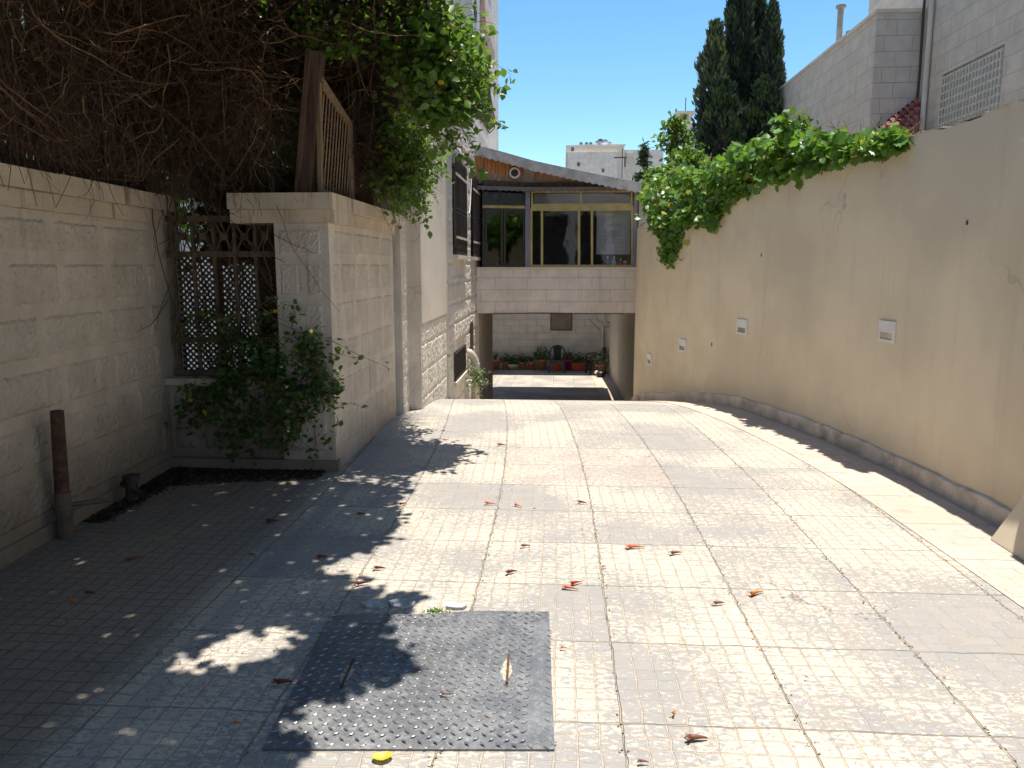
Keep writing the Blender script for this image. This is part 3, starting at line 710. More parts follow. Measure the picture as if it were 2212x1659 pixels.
def grille_window(y0, y1, z0, z1, sl=True):
    fr = MB(); x = XC-.09
    for a, b, c, d in ((y0, y1, z0, z0+.05), (y0, y1, z1-.05, z1), (y0, y0+.05, z0+.05, z1-.05), (y1-.05, y1, z0+.05, z1-.05), ((y0+y1)/2-.02, (y0+y1)/2+.02, z0+.05, z1-.05)): fr.box(x-.02, x+.02, a, b, c, d)
    w = fr.build('window', M['darkalu'], bl)
    g = MB(); g.box(x-.005, x, y0+.051, y1-.051, z0+.051, z1-.051); g.build('pane', M['glassdark'], w)
    g = MB(); xs = XC+.05
    zb, zt = z0+.26, z1-.26
    for zz in (z0+.02, z0+.25, z1-.25, z1-.02, (z0+z1)/2-.08, (z0+z1)/2-.02): g.bar((xs, y0+.01, zz), (xs, y1-.01, zz), .012, .02)
    nb = 13
    for i in range(nb):
        y = y0+.02+(y1-y0-.04)*i/(nb-1); g.bar((xs, y, z0), (xs, y, z1), .012, .012)
    for i in range(nb-1):
        ym = y0+.02+(y1-y0-.04)*(i+.5)/(nb-1)
        for za, zc in ((z0+.02, z0+.25), (z1-.25, z1-.02)):
            pts = [(xs, ym+.035*math.sin(t*6.28), za+(zc-za)*t) for t in [q/8 for q in range(9)]]; g.tube(pts, .006, 4)
    for yy in (y0+.02, y1-.02):
        for zz in (z0+.1, z1-.1): g.bar((XC-.05, yy, zz), (xs, yy, zz), .01)
    g.build('grille', M['iron'], w)
    for q_ in (z0+.26, z1-.24): gr_ = MB(); gr_.bar((xs+.012, y0-.01, q_), (xs+.012, y1+.01, q_), .012, .035); gr_.build('grille_band', M['render'], w)
    if sl: sill(w, y0, y1, z0)
for h in hw: grille_window(*h)
for h in up_w: grille_window(*h)
g = MB(); y0, y1, z0, z1 = base_w
g.box(XC-.12, XC-.115, y0, y1, z0, z1); w = g.build('window', M['room'], bl)
g = MB()
for i in range(13): y = y0+.02+(y1-y0-.04)*i/12; g.bar((XC+.02, y, z0), (XC+.02, y, z1), .014)
g.bar((XC+.02, y0, z0+.02), (XC+.02, y1, z0+.02), .02); g.bar((XC+.02, y0, z1-.02), (XC+.02, y1, z1-.02), .02); g.build('grille', M['iron'], w)
g = MB(); g.box(XC-.05, XC+.05, y0-.05, y1+.05, z0-.06, z0); g.build('sill', M['render'], w)
g = MB()
for i in range(6): g.box(XC+.016, XC+.03, 13.55+i*.07, 13.612+i*.07, .0, .55+.02*(i % 3))
g.build('boarded_panel', M['wood'], bl)
# drain pipes
g = MB(); xd = XC+.06; g.tube([(xd, 10.42, 8), (xd, 10.42, 3.4), (xd+.0, 10.40, 1.2), (xd, 10.38, -.15)], .032, 10); g.build('downpipe', M['render'], bl)
for zz in (.35, 1.35, 2.9, 4.6): g = MB(); g.box(XC, xd+.045, 10.34, 10.48, zz-.015, zz+.015); g.build('pipe_bracket', M['pvc'], bl)
g = MB(); g.tube([(XC+.03, 13.1+q*.06, 2.95-.55*math.sin(q/12*3.14)+q*.012) for q in range(13)], .008, 6); g.build('cable', M['white'], bl)
px_ = XC+.13; sp_ = empty('soil_pipe', (px_, 13.3, gz(13.3)), 'fat beige plastic soil pipe with a bent elbow rising against the left building', 'pipe')
g = MB(); zt = -.14; g.tube([(px_, 13.3, gz(13.3)-.05), (px_, 13.3, zt)], .072, 16); g.lathe([(.078, 0), (.084, .01), (.084, .07), (.078, .08)], (px_, 13.3, zt-.04), 16); g.build('pipe', M['pvc'], sp_)
g = MB(); g.tube([(px_, 13.3, zt+.02), (px_, 13.29, zt+.06), (px_-.03, 13.27, zt+.14), (px_-.09, 13.22, zt+.22), (px_-.17, 13.15, zt+.25)], .072, 16); g.build('elbow', M['pvc'], sp_)
g = MB(); g.tube([(px_-.13, 13.0, -.40), (px_-.02, 13.0, -.38), (px_+.03, 13.03, -.44), (px_+.04, 13.05, -.50)], .035, 12); g.build('small_elbow', M['pvc'], sp_)
# balcony, shell canopy, bulging grilles on the far upper part
def belly(y0, y1, z0, z1, depth=.28, n_=9):
    g = MB()
    for i in range(n_):
        y = y0+(y1-y0)*i/(n_-1); g.tube([(XC+.03, y, z1), (XC+.05, y, z1-(z1-z0)*.35), (XC+.03+depth, y, z0+(z1-z0)*.22), (XC+.03+depth*.9, y, z0+(z1-z0)*.08), (XC+.03, y, z0)], .011, 4)
    for q, xx in ((0, .03), (.08, depth*.9+.03), (.65, .05), (1, .03)): g.bar((XC+xx, y0, z0+(z1-z0)*q), (XC+xx, y1, z0+(z1-z0)*q), .02)
    return g
for (y0, y1, z0, z1) in ((15.4, 17.4, 4.45, 5.7), (15.8, 18.2, 7.8, 9.2)):
    g = MB(); g.box(XC+.002, XC+.01, y0, y1, z0, z1); w = g.build('window', M['room'], bl); belly(y0, y1, z0, z1, .12).build('grille', M['rust'], w)
g = MB(); g.prism([(XC, 5.9), (XC+.01, 6.85), (XC+.09, 6.7), (XC+.12, 6.2), (XC+.1, 5.9)], 15.8, 17.8, 'y'); g.build('canopy', simple('pinkish_stone', (.60, .42, .32), .85, .15), bl)
def ac(p, w, h, d_, label):
    t = empty('air_conditioner', p, label, 'air conditioner', 'air conditioners on the left building')
    x, y, z = p; g = MB(); g.box(x, x+d_, y, y+w, z, z+h, .015); g.build('casing', M['white'], t)
    g = MB(); g.lathe([(.16, 0), (.16, .01)], (x+d_+.001, y+w*.4, z+h*.5), 20, Matrix.Rotation(R(90), 3, 'Y')); g.build('fan_guard', M['iron'], t)
    for q_ in (.08, w-.12): g = MB(); g.box(XC+.001, x+d_, y+q_, y+q_+.04, z-.05, z-.001); g.build('bracket', M['pvc'], t)
a_ = at(968, 24, X=XC+.2); ac((XC+.05, 10.55, a_.z+.0), .85, .62, .38, 'white air conditioner high on the left building, upper of two above the climber')
a_ = at(985, 74, X=XC+.2); ac((XC+.05, 11.05, 4.62), .75, .52, .34, 'white air conditioner lower on the left building, half hidden by green climber leaves')

# ================================================================== VERANDA HOUSE
vh = empty('veranda_house', (0, 15, YARD), 'enclosed veranda bridging the drive, stone parapet below bronze windows and board gable', 'building')
YV = 15.0; VX0, VX1, VX2 = XC+.013, -.70, 1.50; YV0 = 14.72
zs_, zb_ = at(1250, 577, Y=YV).z, at(1250, 676, Y=YV).z           # sill, underside
def front_y(X): return YV0+(YV-YV0)*(X-VX0)/(VX1-VX0) if X < VX1 else YV
mb = MB(); mb.prism([(VX0, YV0), (VX1, YV), (VX2, YV), (VX2, YV+.2), (VX1, YV+.2), (VX0, YV0+.2)], zb_, zs_-.045, 'z'); mb.build('parapet', M['ashlarF'], vh)
mb = MB(); mb.prism([(VX0, YV0-.03), (VX1, YV-.03), (VX2, YV-.03), (VX2, YV+.2), (VX1, YV+.2), (VX0, YV0+.2)], zs_-.044, zs_, 'z'); mb.build('sill', M['render'], vh)
mb = MB(); mb.box(VX0, VX2, YV+.2, 22.5, zb_+.03, zb_+.22); mb.build('floor_slab', M['concrete'], vh)
mb = MB(); mb.tube([(VX0+.3, YV0+.08, zb_-.012), (-.5, YV-.01, zb_-.008), (.1, YV-.012, zb_-.012)], .009, 5); mb.tube([(.15, YV, zb_-.014), (1.25, YV, zb_-.012)], .009, 5); mb.build('rusty_rebar', M['rust'], vh)
# room behind
zc = at(1250, 398, Y=YV).z
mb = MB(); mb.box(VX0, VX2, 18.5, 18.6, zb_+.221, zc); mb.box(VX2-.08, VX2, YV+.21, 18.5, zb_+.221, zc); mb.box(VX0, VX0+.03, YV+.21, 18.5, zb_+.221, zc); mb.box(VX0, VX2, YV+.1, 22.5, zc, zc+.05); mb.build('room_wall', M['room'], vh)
# windows: helper in the slanted or straight plane
def vpt(px, py):
    d = _f*1660 + _r*(px-1106) - _u*(py-829.5)
    a = Vector((VX0, YV0)); b = Vector((VX1, YV))
    t = YV/d.y; X = d.x*t
    if X < VX1:
        n2 = Vector((-(b-a).y, (b-a).x)); t = a.dot(n2)/(d.x*n2.x+d.y*n2.y)
    return Vector((0, 0, EYE))+d*t
def vbar(mb, p, q, w, h, off=0.): mb.bar(vpt(*p)+Vector((0, .06+off, 0)), vpt(*q)+Vector((0, .06+off, 0)), h, w, up=(0, 0, 1) if p[1] == q[1] else (1, 0, 0))
def win(corners, mat, name, pane, bars=(), w=.045):
    (x0, y0), (x1, y1) = corners; a = vpt(x0, y0); b = vpt(x1, y0); c = vpt(x1, y1); d = vpt(x0, y1); o3 = Vector((0, .07, 0))
    a, b, c, d = a+o3, b+o3, c+o3, d+o3; b.z = a.z; c.z = d.z; f = MB(); z = Vector((0, 0, 1)); ux = (b-a).normalized()
    nv = ux.cross(z)
    def br(p, q): f.obox((p+q)/2, (q-p)/2 if abs((q-p).z) < .01 else ux*w/2, nv*.025, z*w/2 if abs((q-p).z) < .01 else (q-p)/2)
    br(a-z*w/2, b-z*w/2); br(d+z*w/2, c+z*w/2); br(a+ux*w/2-z*w, d+ux*w/2+z*w); br(b-ux*w/2-z*w, c-ux*w/2+z*w)
    for t in bars: p = a+(b-a)*t-z*w; q = d+(c-d)*t+z*w; br(p, q)
    o_ = f.build(name, mat, vh); g = MB(); i = nv*.004
    g.add([a+ux*w-z*w, b-ux*w-z*w, c-ux*w+z*w, d+ux*w+z*w], [[0, 1, 2, 3]]); g.build('pane', pane, o_); return o_
win([(1041, 406), (1133, 443)], M['darkalu'], 'transom_window', M['glassdark'], (.42,), .03)
win([(1041, 448), (1133, 577)], M['darkalu'], 'sliding_window', M['glassdark'], (.08, .45, .52), .035)
win([(1147, 412), (1367, 444)], M['goldalu'], 'transom_window', M['glass'], (.49,), .035)
win([(1145, 450), (1369, 577)], M['goldalu'], 'sliding_window', M['glass'], (.115, .475, .60), .045)
for (p, q, w_) in (((1140, 405), (1140, 578), .09), ((1374, 405), (1374, 578), .07)):
    a, b = vpt(*p), vpt(*q); a.y = b.y = YV+.05; b.x = a.x; f = MB(); f.bar(a, b, w_, .07, up=(0, 1, 0)); f.build('corner_post', M['greyalu'], vh)
f = MB(); a, b = vpt(1147, 447), vpt(1369, 447); b.z = a.z; f.bar(a+Vector((0, .07, 0)), b+Vector((0, .07, 0)), .05, .055); a, b = vpt(1041, 445.5), vpt(1134, 445.5); b.z = a.z; f.bar(a+Vector((0, .07, 0)), b+Vector((0, .07, 0)), .05, .05); f.build('mullion', M['goldalu'], vh)
# blind behind the right sash and transom
f = MB(); z = vpt(1300, 548).z
while z < vpt(1300, 452).z: f.bar((vpt(1290, 500).x, YV+.25, z), (vpt(1364, 500).x, YV+.25, z), .012, .021, up=(0, .6, 1)); z += .026
z = vpt(1300, 441).z
while z < vpt(1300, 415).z: f.bar((vpt(1152, 500).x, YV+.25, z), (vpt(1364, 500).x, YV+.25, z), .012, .02, up=(0, .6, 1)); z += .026
f.build('blind', simple('grey_blind', (.62, .62, .64), .6, .1), vh)
# gable boards, battens, vent
def gl(px): return np.interp(px, [1037, 1090, 1153, 1250, 1340, 1418], [313, 328, 346, 367, 385, 400])      # roof edge line in the photo
gx = [1041, 1070, 1100, 1133, 1147, 1200, 1250, 1300, 1350, 1385]
mb = MB(); bw = .06
X = VX0
while X < 1.75:
    px = 1210+X/YV*1660*1.0
    p0_ = vpt(np.interp(X, [VX0, 1.6], [1037, 1392]), 400); pxn = np.interp(X, [VX0, 1.6], [1037, 1392])
    yv = front_y(X)+.03; zt_ = at(pxn, gl(pxn)+10, Y=yv).z; z0_ = at(pxn, 396, Y=yv).z
    if zt_ > z0_+.02: mb.box(X, X+bw-.004, yv, yv+.02, z0_, zt_)
    X += bw
mb.build('gable_boards', M['gable'], vh)
mb = MB(); xx = at(1143, 380, Y=YV).x; mb.box(xx-.09, xx+.09, YV-.012, YV+.02, at(1143, 397, Y=YV).z, at(1143, 354, Y=YV).z); mb.build('batten', simple('grey_batten', (.34, .30, .27), .8, .2), vh)
mb = MB(); a = at(1041, 394, Y=YV0-.02); b = at(1135, 400, Y=YV-.03); c = at(1390, 399, Y=YV-.03); mb.bar(a, (b.x, b.y, b.z), .05, .10); mb.bar(b, c, .05, .09); mb.build('beam', M['wood'], vh)
vc = at(1112, 374, Y=YV-.1); th = MB(); th.lathe([(.07, 0), (.07, .05), (.10, .05), (.105, .03), (.10, 0)], vc, 24, Matrix.Rotation(R(90), 3, 'X')); ro = th.build('round_vent', M['white'], vh)
g = MB(); g.lathe([(.07, 0), (.07, .04)], vc, 20, Matrix.Rotation(R(90), 3, 'X')); g.build('vent_screen', M['iron'], ro)
# corrugated roof: front edge follows the line, sheet runs back
def corrugated(mb, e0, e1, back, amp=.02, wave=.11, th=.012, drop=0.):
    e0, e1, back = Vector(e0), Vector(e1), Vector(back); L = (e1-e0).length; d = (e1-e0)/L; nn = max(2, int(L/wave*6)); up = d.cross(Vector((0, 1, 0))); up = -up if up.z < 0 else up
    b = len(mb.v)
    for i in range(nn+1):
        p = e0+d*(L*i/nn)+up*amp*math.sin(2*math.pi*L*i/nn/wave)
        mb.v += [tuple(p), tuple(p+back), tuple(p+back+up*th), tuple(p+up*th)]
    for i in range(nn):
        for k in range(4): mb.f.append([b+i*4+k, b+i*4+(k+1) % 4, b+(i+1)*4+(k+1) % 4, b+(i+1)*4+k])
    mb.f += [[b, b+3, b+2, b+1], [b+nn*4+k for k in range(4)]]
mb = MB(); YF = YV-.38; pr = [at(px, gl(px)+3, Y=YF) for px in (1037, 1090, 1153, 1250, 1340, 1418)]; pr[0] = at(1037, 314, Y=YF-.1)
pr[0].x = XC+.02
for a, b in zip(pr, pr[1:]): corrugated(mb, a, b, (0, 7.9, .0), amp=.012)
mb.build('roof', M['sheet'], vh, True)
mb = MB()     # deep verge strips hanging under the roof edge, wavy below
def verge(tops, hgt, Y, amp=.012, wave=.12):
    for a, b in zip(tops, tops[1:]):
        L = (b-a).length; k = max(2, int(L/wave*8)); bb = len(mb.v)
        for i in range(k+1):
            p = a+(b-a)*i/k; h = hgt+amp*math.sin(6.283*(L*i/k)/wave)
            mb.v += [(p.x, p.y, p.z+.015), (p.x, p.y, p.z-h), (p.x, p.y+.012, p.z-h), (p.x, p.y+.012, p.z+.015)]
        for i in range(k):
            for q in range(4): mb.f.append([bb+i*4+q, bb+i*4+(q+1) % 4, bb+(i+1)*4+(q+1) % 4, bb+(i+1)*4+q])
verge([p+Vector((0, -.015, 0)) for p in pr], .17, YF); mb.build('verge', M['sheet'], vh)
mb = MB(); lo = [at(1037, 402, Y=YV0-.12), at(1137, 406, Y=YV-.15), at(1412, 404, Y=YV-.15)]; lo[0].x = XC+.02; verge(lo, .06, 0, .01, .11); mb.build('lower_verge', simple('dark_sheet', (.16, .15, .15), .8, .2), vh)
mb = MB(); mb.add([tuple(lo[0]), tuple(lo[1]), tuple(lo[2]), (lo[2].x, YV+.1, lo[2].z), (lo[0].x, YV+.1, lo[0].z)], [[0, 1, 2, 3, 4]]); mb.build('soffit', M['wood'], vh)
mb = MB(); mb.box(VX0, VX2, 22.3, 22.499, zb_, zc); mb.build('rear_wall', M['ashlarF'], vh)
# detergent bottles on the inner sill
bc = [((.13, .12, .42), 'dark blue', 1617, 'detergent'), ((.22, .5, .75), 'light blue', 1660, 'detergent'), ((.6, .03, .12), 'red', 1703, 'detergent'), ((.62, .08, .25), 'pink', 1732, 'jar')]
for (c_, nm, zx, kd) in bc:
    px = (1400+zx/1.659)*.553; p = vpt(px, 574); x, y = p.x, YV+.14; z = zs_+.0
    t = empty('bottle' if kd != 'jar' else 'jar', (x, y, z), nm+(' plastic bottle with a cap' if kd != 'jar' else ' jar with a white lid')+' on the sill behind the right bronze window', 'bottle' if kd != 'jar' else 'jar')
    hh = .155 if nm in ('light blue', 'dark blue') else .115
    g = MB(); g.lathe([(.03, 0), (.043, .01), (.045, hh*.55), (.03, hh*.8), (.015, hh), (.015, hh+.01)] if kd != 'jar' else [(.03, 0), (.036, .01), (.036, .07), (.032, .085)], (x, y, z+.001), 14); g.build('body', simple(nm+'_plastic', c_, .35, .05), t, True)
    g = MB(); g.lathe([(.017, 0), (.017, .03), (.012, .04)] if kd != 'jar' else [(.036, 0), (.036, .03)], (x, y, z+(hh+.01 if kd != 'jar' else .087)), 12); g.build('cap', M['white'], t)
    if nm == 'light blue' or nm == 'dark blue': g = MB(); g.tube([(x-.025, y-.03, z+hh*.5), (x-.055, y-.03, z+hh*.6), (x-.05, y-.03, z+hh*.85), (x-.015, y-.01, z+hh*.95)], .007, 6); g.build('handle', simple(nm+'_plastic2', c_, .35, .05), t)
# white wall stub beside the veranda
mb = MB(); a = at(1378, 412, Y=15.9); b = at(1412, 485, Y=15.9); mb.box(a.x, b.x+.6, 15.9, 16.3, 1.9, a.z); tag(mb.build('white_wall', M['white']), 'plain white wall stub between the veranda and the grapevine', 'wall')

# ================================================================== YARD
YB = 26.5
bk = empty('yard_wall', (-1, YB, YARD), 'pale ashlar stone wall closing the sunken yard behind the pots', 'wall')
mb = MB(); mb.box(-7, 3, YB, YB+.3, YARD-.1, 4.1); mb.build('wall', M['backwall'], bk); mb = MB(); mb.box(-6, 1.5, YB-1.45, YB-.001, 2.2, 2.3); mb.build('shade_slab', M['sheet'], bk)  # unseen projection added to cast the shaded strip at the yard wall's foot
a = at(1191, 677, Y=YB); b = at(1234, 712, Y=YB); mb = MB(); mb.box(a.x, b.x, YB-.02, YB-.001, b.z, a.z+.15); mb.build('hatch', simple('brown_metal_hatch', (.21, .17, .125), .6, .15, 3, .2, 20), bk)
mb = MB(); 
for (x0, x1, z0, z1) in ((a.x-.03, a.x-.001, b.z, a.z+.15), (b.x+.001, b.x+.03, b.z, a.z+.15), (a.x-.03, b.x+.03, b.z-.03, b.z-.001)): mb.box(x0, x1, YB-.03, YB-.002, z0, z1)
mb.build('hatch_frame', M['rust'], bk)
mb = MB(); x = at(1302, 700, Y=YB-.05).x; mb.tube([(x, YB-.06, 2), (x, YB-.06, YARD)], .03, 10); mb.build('drainpipe', M['white'], bk)
yl = empty('yard_side_wall', (-6, 22, YARD), 'rendered side wall of the sunken yard hidden left', 'wall'); mb = MB(); mb.box(-7, -5.9, 18.2, 26.5, YARD-.1, 2); mb.build('wall', M['render'], yl)
# dish on the right yard wall
p = at(1291, 690, Y=25.2); t = empty('satellite_dish', (p.x+.1, 25.2, p.z), 'grey satellite dish seen edge-on, hung high on the yard wall beside the drainpipe', 'satellite dish')
def dish(mb, c, r_, M3): mb.lathe([(0.01, 0), (r_*.5, r_*.07), (r_*.85, r_*.2), (r_, r_*.3), (r_*.99, r_*.31), (r_*.84, r_*.22), (r_*.5, r_*.085), (.01, .012)], c, 24, M3)
g = MB(); dish(g, (p.x, 25.2, p.z), .42, (Matrix.Rotation(R(52), 3, 'Y') @ Matrix.Rotation(R(-15), 3, 'X'))); g.build('reflector', simple('grey_dish', (.36, .36, .35), .6, .1), t, True)
g = MB(); g.tube([(p.x, 25.2, p.z), (p.x+.15, 25.2, p.z-.1), (rw_x(25.2), 25.2, p.z-.1)], .018, 8); g.build('bracket', M['rust'], t)
g = MB(); g.tube([(p.x+.1, 25.15, p.z-.35), (p.x-.3, 25.1, p.z+.02)], .01, 6); g.build('feed_arm', M['iron'], t)

# plastic armchairs
def chair(loc, rz, label):
    t = empty('plastic_chair', loc, label, 'chair', 'plastic armchairs in the yard', rz)
    np_obj.worldspace = False
    g = MB(); g.box(-.23, .23, -.22, .22, .40, .425, .01); g.box(-.23, .23, -.235, -.215, .35, .41); g.build('seat', M['black'], t)
    arch = [(-.25, .22, .42), (-.26, .25, .60), (-.22, .29, .76), (-.12, .31, .84), (0, .315, .865), (.12, .31, .84), (.22, .29, .76), (.26, .25, .60), (.25, .22, .42)]
    g = MB(); g.tube(arch, .022, 8)
    V_ = [(-.13, .23, .42), (.13, .23, .42), (.12, .27, .6), (.15, .31, .8), (0, .32, .85), (-.15, .31, .8), (-.12, .27, .6)]
    g.add(V_+[(x, y+.01, z) for x, y, z in V_], [[0, 1, 2, 3, 4, 5, 6], [13, 12, 11, 10, 9, 8, 7]]); g.build('backrest', M['black'], t)
    for s in (-1, 1):
        g = MB(); g.tube([(s*.25, .25, .62), (s*.28, .05, .655), (s*.28, -.18, .64), (s*.26, -.24, .60), (s*.25, -.24, .42)], .022, 8); g.build('armrest', M['black'], t)
        for (yy, y2) in ((-.21, -.25), (.2, .27)):
            g = MB(); g.bar((s*.22, yy, .40), (s*.26, y2, 0), .045, .035); g.build('leg', M['black'], t)
    np_obj.worldspace = True
p = at(1204, 795, Z=YARD); chair((p.x, min(p.y, 25.6), YARD), 0, 'dark plastic armchair facing the drive, in front of a red pot in the yard')
p = at(1282, 795, Z=YARD); chair((p.x, 25.3, YARD), R(-75), 'dark plastic armchair turned sideways near the corner of the yard')

# potted plants
def pot(prof, mat, loc, label, plant, rr_=.12, colr=None, group='pots along the yard wall', sq=None, nm='potted_plant'):
    t = empty(nm, loc, label, 'potted plant', group); x, y, z = loc
    g = MB()
    if sq: w_, d_, h_ = sq; g.box(x-w_, x+w_, y-d_, y+d_, z, z+h_, .02); g.box(x-w_-.02, x+w_+.02, y-d_-.02, y+d_+.02, z+h_-.03, z+h_+.01, .01); top = h_
    else: g.lathe(prof, loc, 18); top = prof[-1][1]
    g.build('pot', mat, t, not sq); c = np.array([x, y, z+top]); kind, sz, num, col_ = plant
    rg = np.random.default_rng(int(abs(x)*1000)+num)
    if kind == 'bush':
        d = unit(rg.normal(0, 1, (num, 3))); d[:, 2] = abs(d[:, 2])*1.1; P = c+d*rg.uniform(.25, 1, (num, 1))*sz*np.array([1.0, .8, 1.1])
        V_, F_ = leaves(P, .075 if sz > .18 else .055, nspread=.9, shape=OVAL, rng=rg, width=1.3); np_obj('foliage', V_, F_, col_, t)
        st = twig_paths(np.repeat(c[None]-[0, 0, .03], 14, 0), d[:14]+[0, 0, .6], sz*1.1, rng=rg, bend=.15); V_, F_ = tubes(st, .006); np_obj('stem', V_, F_, M['bark'], t)
        if colr:
            fl = c+unit(rg.normal(0, 1, (9, 3))*[1, .7, .3]+[0, -.3, 1])*sz*1.25; 
            for q in fl[:3]: V_, F_ = leaves(np.repeat(q[None], 12, 0)+rg.normal(0, .014, (12, 3)), .035, rng=rg, shape=OVAL, width=1.6); np_obj('flower', V_, F_, colr, t)
    else:
        n_ = num; V_ = []; F_ = []
        for i in range(n_):
            a = i/n_*6.28*2.4; le = sz*rg.uniform(.8, 1.15); el = rg.uniform(.5, 1.3); dv = np.array([math.cos(a)*math.cos(el), math.sin(a)*math.cos(el), math.sin(el)]); sd_ = np.array([-math.sin(a), math.cos(a), 0])
            b_ = len(V_)
            for s in range(5):
                q = s/4; pnt = c+dv*le*q-np.array([0, 0, .16])*le*q*q*2; w_ = .026*(1-q)+.001; V_ += [pnt-sd_*w_+[0, 0, .008], pnt, pnt+sd_*w_+[0, 0, .008]]
            for s in range(4):
                for k in range(2): F_.append([b_+s*3+k, b_+s*3+k+1, b_+s*3+k+4, b_+s*3+k+3])
        np_obj('foliage', V_, F_, col_, t)
TP = [(.085, 0), (.12, .20), (.135, .205), (.138, .25), (.12, .252)]
def sc_prof(s, h=1.): return [(a*s, b*s*h) for a, b in TP]
BOWL = [(.07, 0), (.13, .05), (.19, .13), (.21, .19), (.19, .195)]
redf = leaf_mat('geranium_flower', (.6, .02, .05), (.75, .05, .09), .2, .5)
purple = simple('magenta_plastic', (.28, .03, .16), .4, .1); orange = simple('orange_red_plastic', (.52, .10, .045), .5, .12); creamy = simple('cream_pot', (.55, .53, .40), .6, .1)
pots = [
 (1070, 'round', 1.25, M['terracotta'], ('spiky', .42, 22, M['potleaf']), None, 'tall terracotta pot of spiky leaves at the left end of the row'),
 (1092, 'round', .95, M['terracotta'], ('bush', .26, 150, M['potleaf']), None, 'terracotta pot with a low round green bush, second from the left'),
 (1108, 'bowl', 1., creamy, ('bush', .27, 220, M['potleaf']), None, 'cream bowl-shaped planter overflowing with dark leaves'),
 (1129, 'round', .95, M['terracotta'], ('bush', .27, 170, M['potleaf']), redf, 'terracotta pot of geranium with one tall crimson bloom'),
 (1148, 'round', .95, M['terracotta'], ('spiky', .36, 26, M['potleaf']), None, 'terracotta pot of aloe with pointed leaves'),
 (1170, 'round', 1.3, M['terracotta'], ('bush', .38, 320, M['potleaf']), redf, 'largest terracotta pot with tall pale green geranium left of the chair'),
 (1203, 'sq', 0, orange, ('bush', .18, 90, M['potleaf']), None, 'orange red pot standing behind the front-facing chair'),
 (1227, 'round', 1.35, purple, ('bush', .25, 200, M['potleaf']), None, 'magenta plastic pot with trailing leaves right of the chair'),
 (1250, 'sq', 1, orange, ('bush', .30, 240, M['potleaf']), None, 'wide rectangular orange red planter right of the magenta pot'),
 (1276, 'sq', 2, simple('brown_box', (.16, .09, .07), .6, .1), ('bush', .36, 170, M['potleaf']), None, 'low brown planter box behind the sideways chair'),
 (1302, 'round', 1.2, M['terracotta'], ('bush', .42, 170, M['grey_leaf']), None, 'terracotta pot of thin upright stems in the yard corner by the cream wall')]
for (px, kd, s, mt, pl, cf, lb) in pots:
    x = at(px, 780, Y=26.1).x; y = 26.12 if px != 1302 else 25.2
    if px == 1302: x = at(px, 780, Y=25.2).x-.02
    if kd == 'round': pot(sc_prof(s*1.12), mt, (x, y, YARD), lb, pl, colr=cf)
    elif kd == 'bowl': pot(BOWL, mt, (x, y, YARD), lb, pl, colr=cf)
    else: pot(None, mt, (x, y, YARD), lb, pl, colr=cf, sq=[(.13, .12, .26), (.25, .12, .27), (.2, .1, .16)][s])
t = empty('watering_pot', (1.33, 24.5, YARD), 'small black kettle-shaped pot on the paving by the cream wall in the yard', 'pot'); g = MB(); g.lathe([(.09, 0), (.14, .04), (.15, .12), (.11, .17), (.05, .19)], (1.33, 24.5, YARD), 16); g.build('body', M['black'], t, True); g = MB(); g.tube([(1.2, 24.5, YARD+.1), (1.13, 24.5, YARD+.14)], .02, 8); g.build('spout', M['white'], t)

# ================================================================== RIGHT HAND BUILDINGS
nb_ = empty('stone_house', (8, 9, 0), 'tall pale ashlar stone house at the right edge with a white barred window', 'building')
YN = 15.0; XN = at(1986, 200, Y=YN).x
w0 = at(2037, 159, X=XN); w1 = at(2170, 97, X=XN); wy0, wy1 = w1.y, w0.y; wzt = (w0.z+w1.z)/2; wzb = wzt-1.75
mb = MB(); mb.box(XN+.1, 16, -2, YN+3, -.5, 12)
for (y0, y1, z0, z1) in ((-2, wy0, -.5, 12), (wy1, YN, -.5, 12), (wy0, wy1, -.5, wzb), (wy0, wy1, wzt, 12)): mb.box(XN, XN+.1, y0, y1, z0, z1)
mb.build('wall', M['ashlarS'], nb_)
mb = MB(); mb.box(XN+.07, XN+.09, wy0, wy1, wzb, wzt); w = mb.build('window', simple('white_shutter', (.56, .51, .43), .6, .08), nb_)
g = MB()
for i in range(19): y = wy0+.03+(wy1-wy0-.06)*i/18; g.bar((XN-.02, y, wzb), (XN-.02, y, wzt-.05), .02)
for i in range(14): z = wzb+.03+(wzt-wzb-.1)*i/13; g.bar((XN-.012, wy0, z), (XN-.012, wy1, z), .012, .03)
g.build('grille', simple('faded_lattice', (.62, .57, .49), .7, .08), w)
mb = MB(); mb.tube([(XN-.06, YN-.35, -.3), (XN-.06, YN-.35, 12)], .045, 8); mb.build('downpipe', M['render'], nb_); mb = MB(); mb.tube([(XN-.08, YN-.12+.02*math.sin(q*1.7), q*.5) for q in range(25)], .022, 6); mb.build('cable', M['iron'], nb_)
sb = empty('flat_roofed_house', (9, 18, 0), 'lower flat roofed stone house with a sloping-looking parapet behind the cypresses', 'building')
XS = at(1890, 100, Y=YN).x; zt = at(1890, 28, Y=YN).z; Ye = XS*1660/470*1.0
Ye = at(1679, 300, X=XS).y
mb = MB(); mb.box(XS, XN-.001, YN, YN+.1, -.5, zt); mb.build('front_wall', M['ashlarR'], sb)
mb = MB(); mb.box(XS+.001, 16, YN+.101, Ye+4, -.5, zt-.002); mb.build('wall', M['ashlarS'], sb)
mb = MB(); mb.box(XS-.03, XN-.002, YN-.03, Ye+4.03, zt, zt+.06); mb.build('parapet_cap', M['render'], sb)
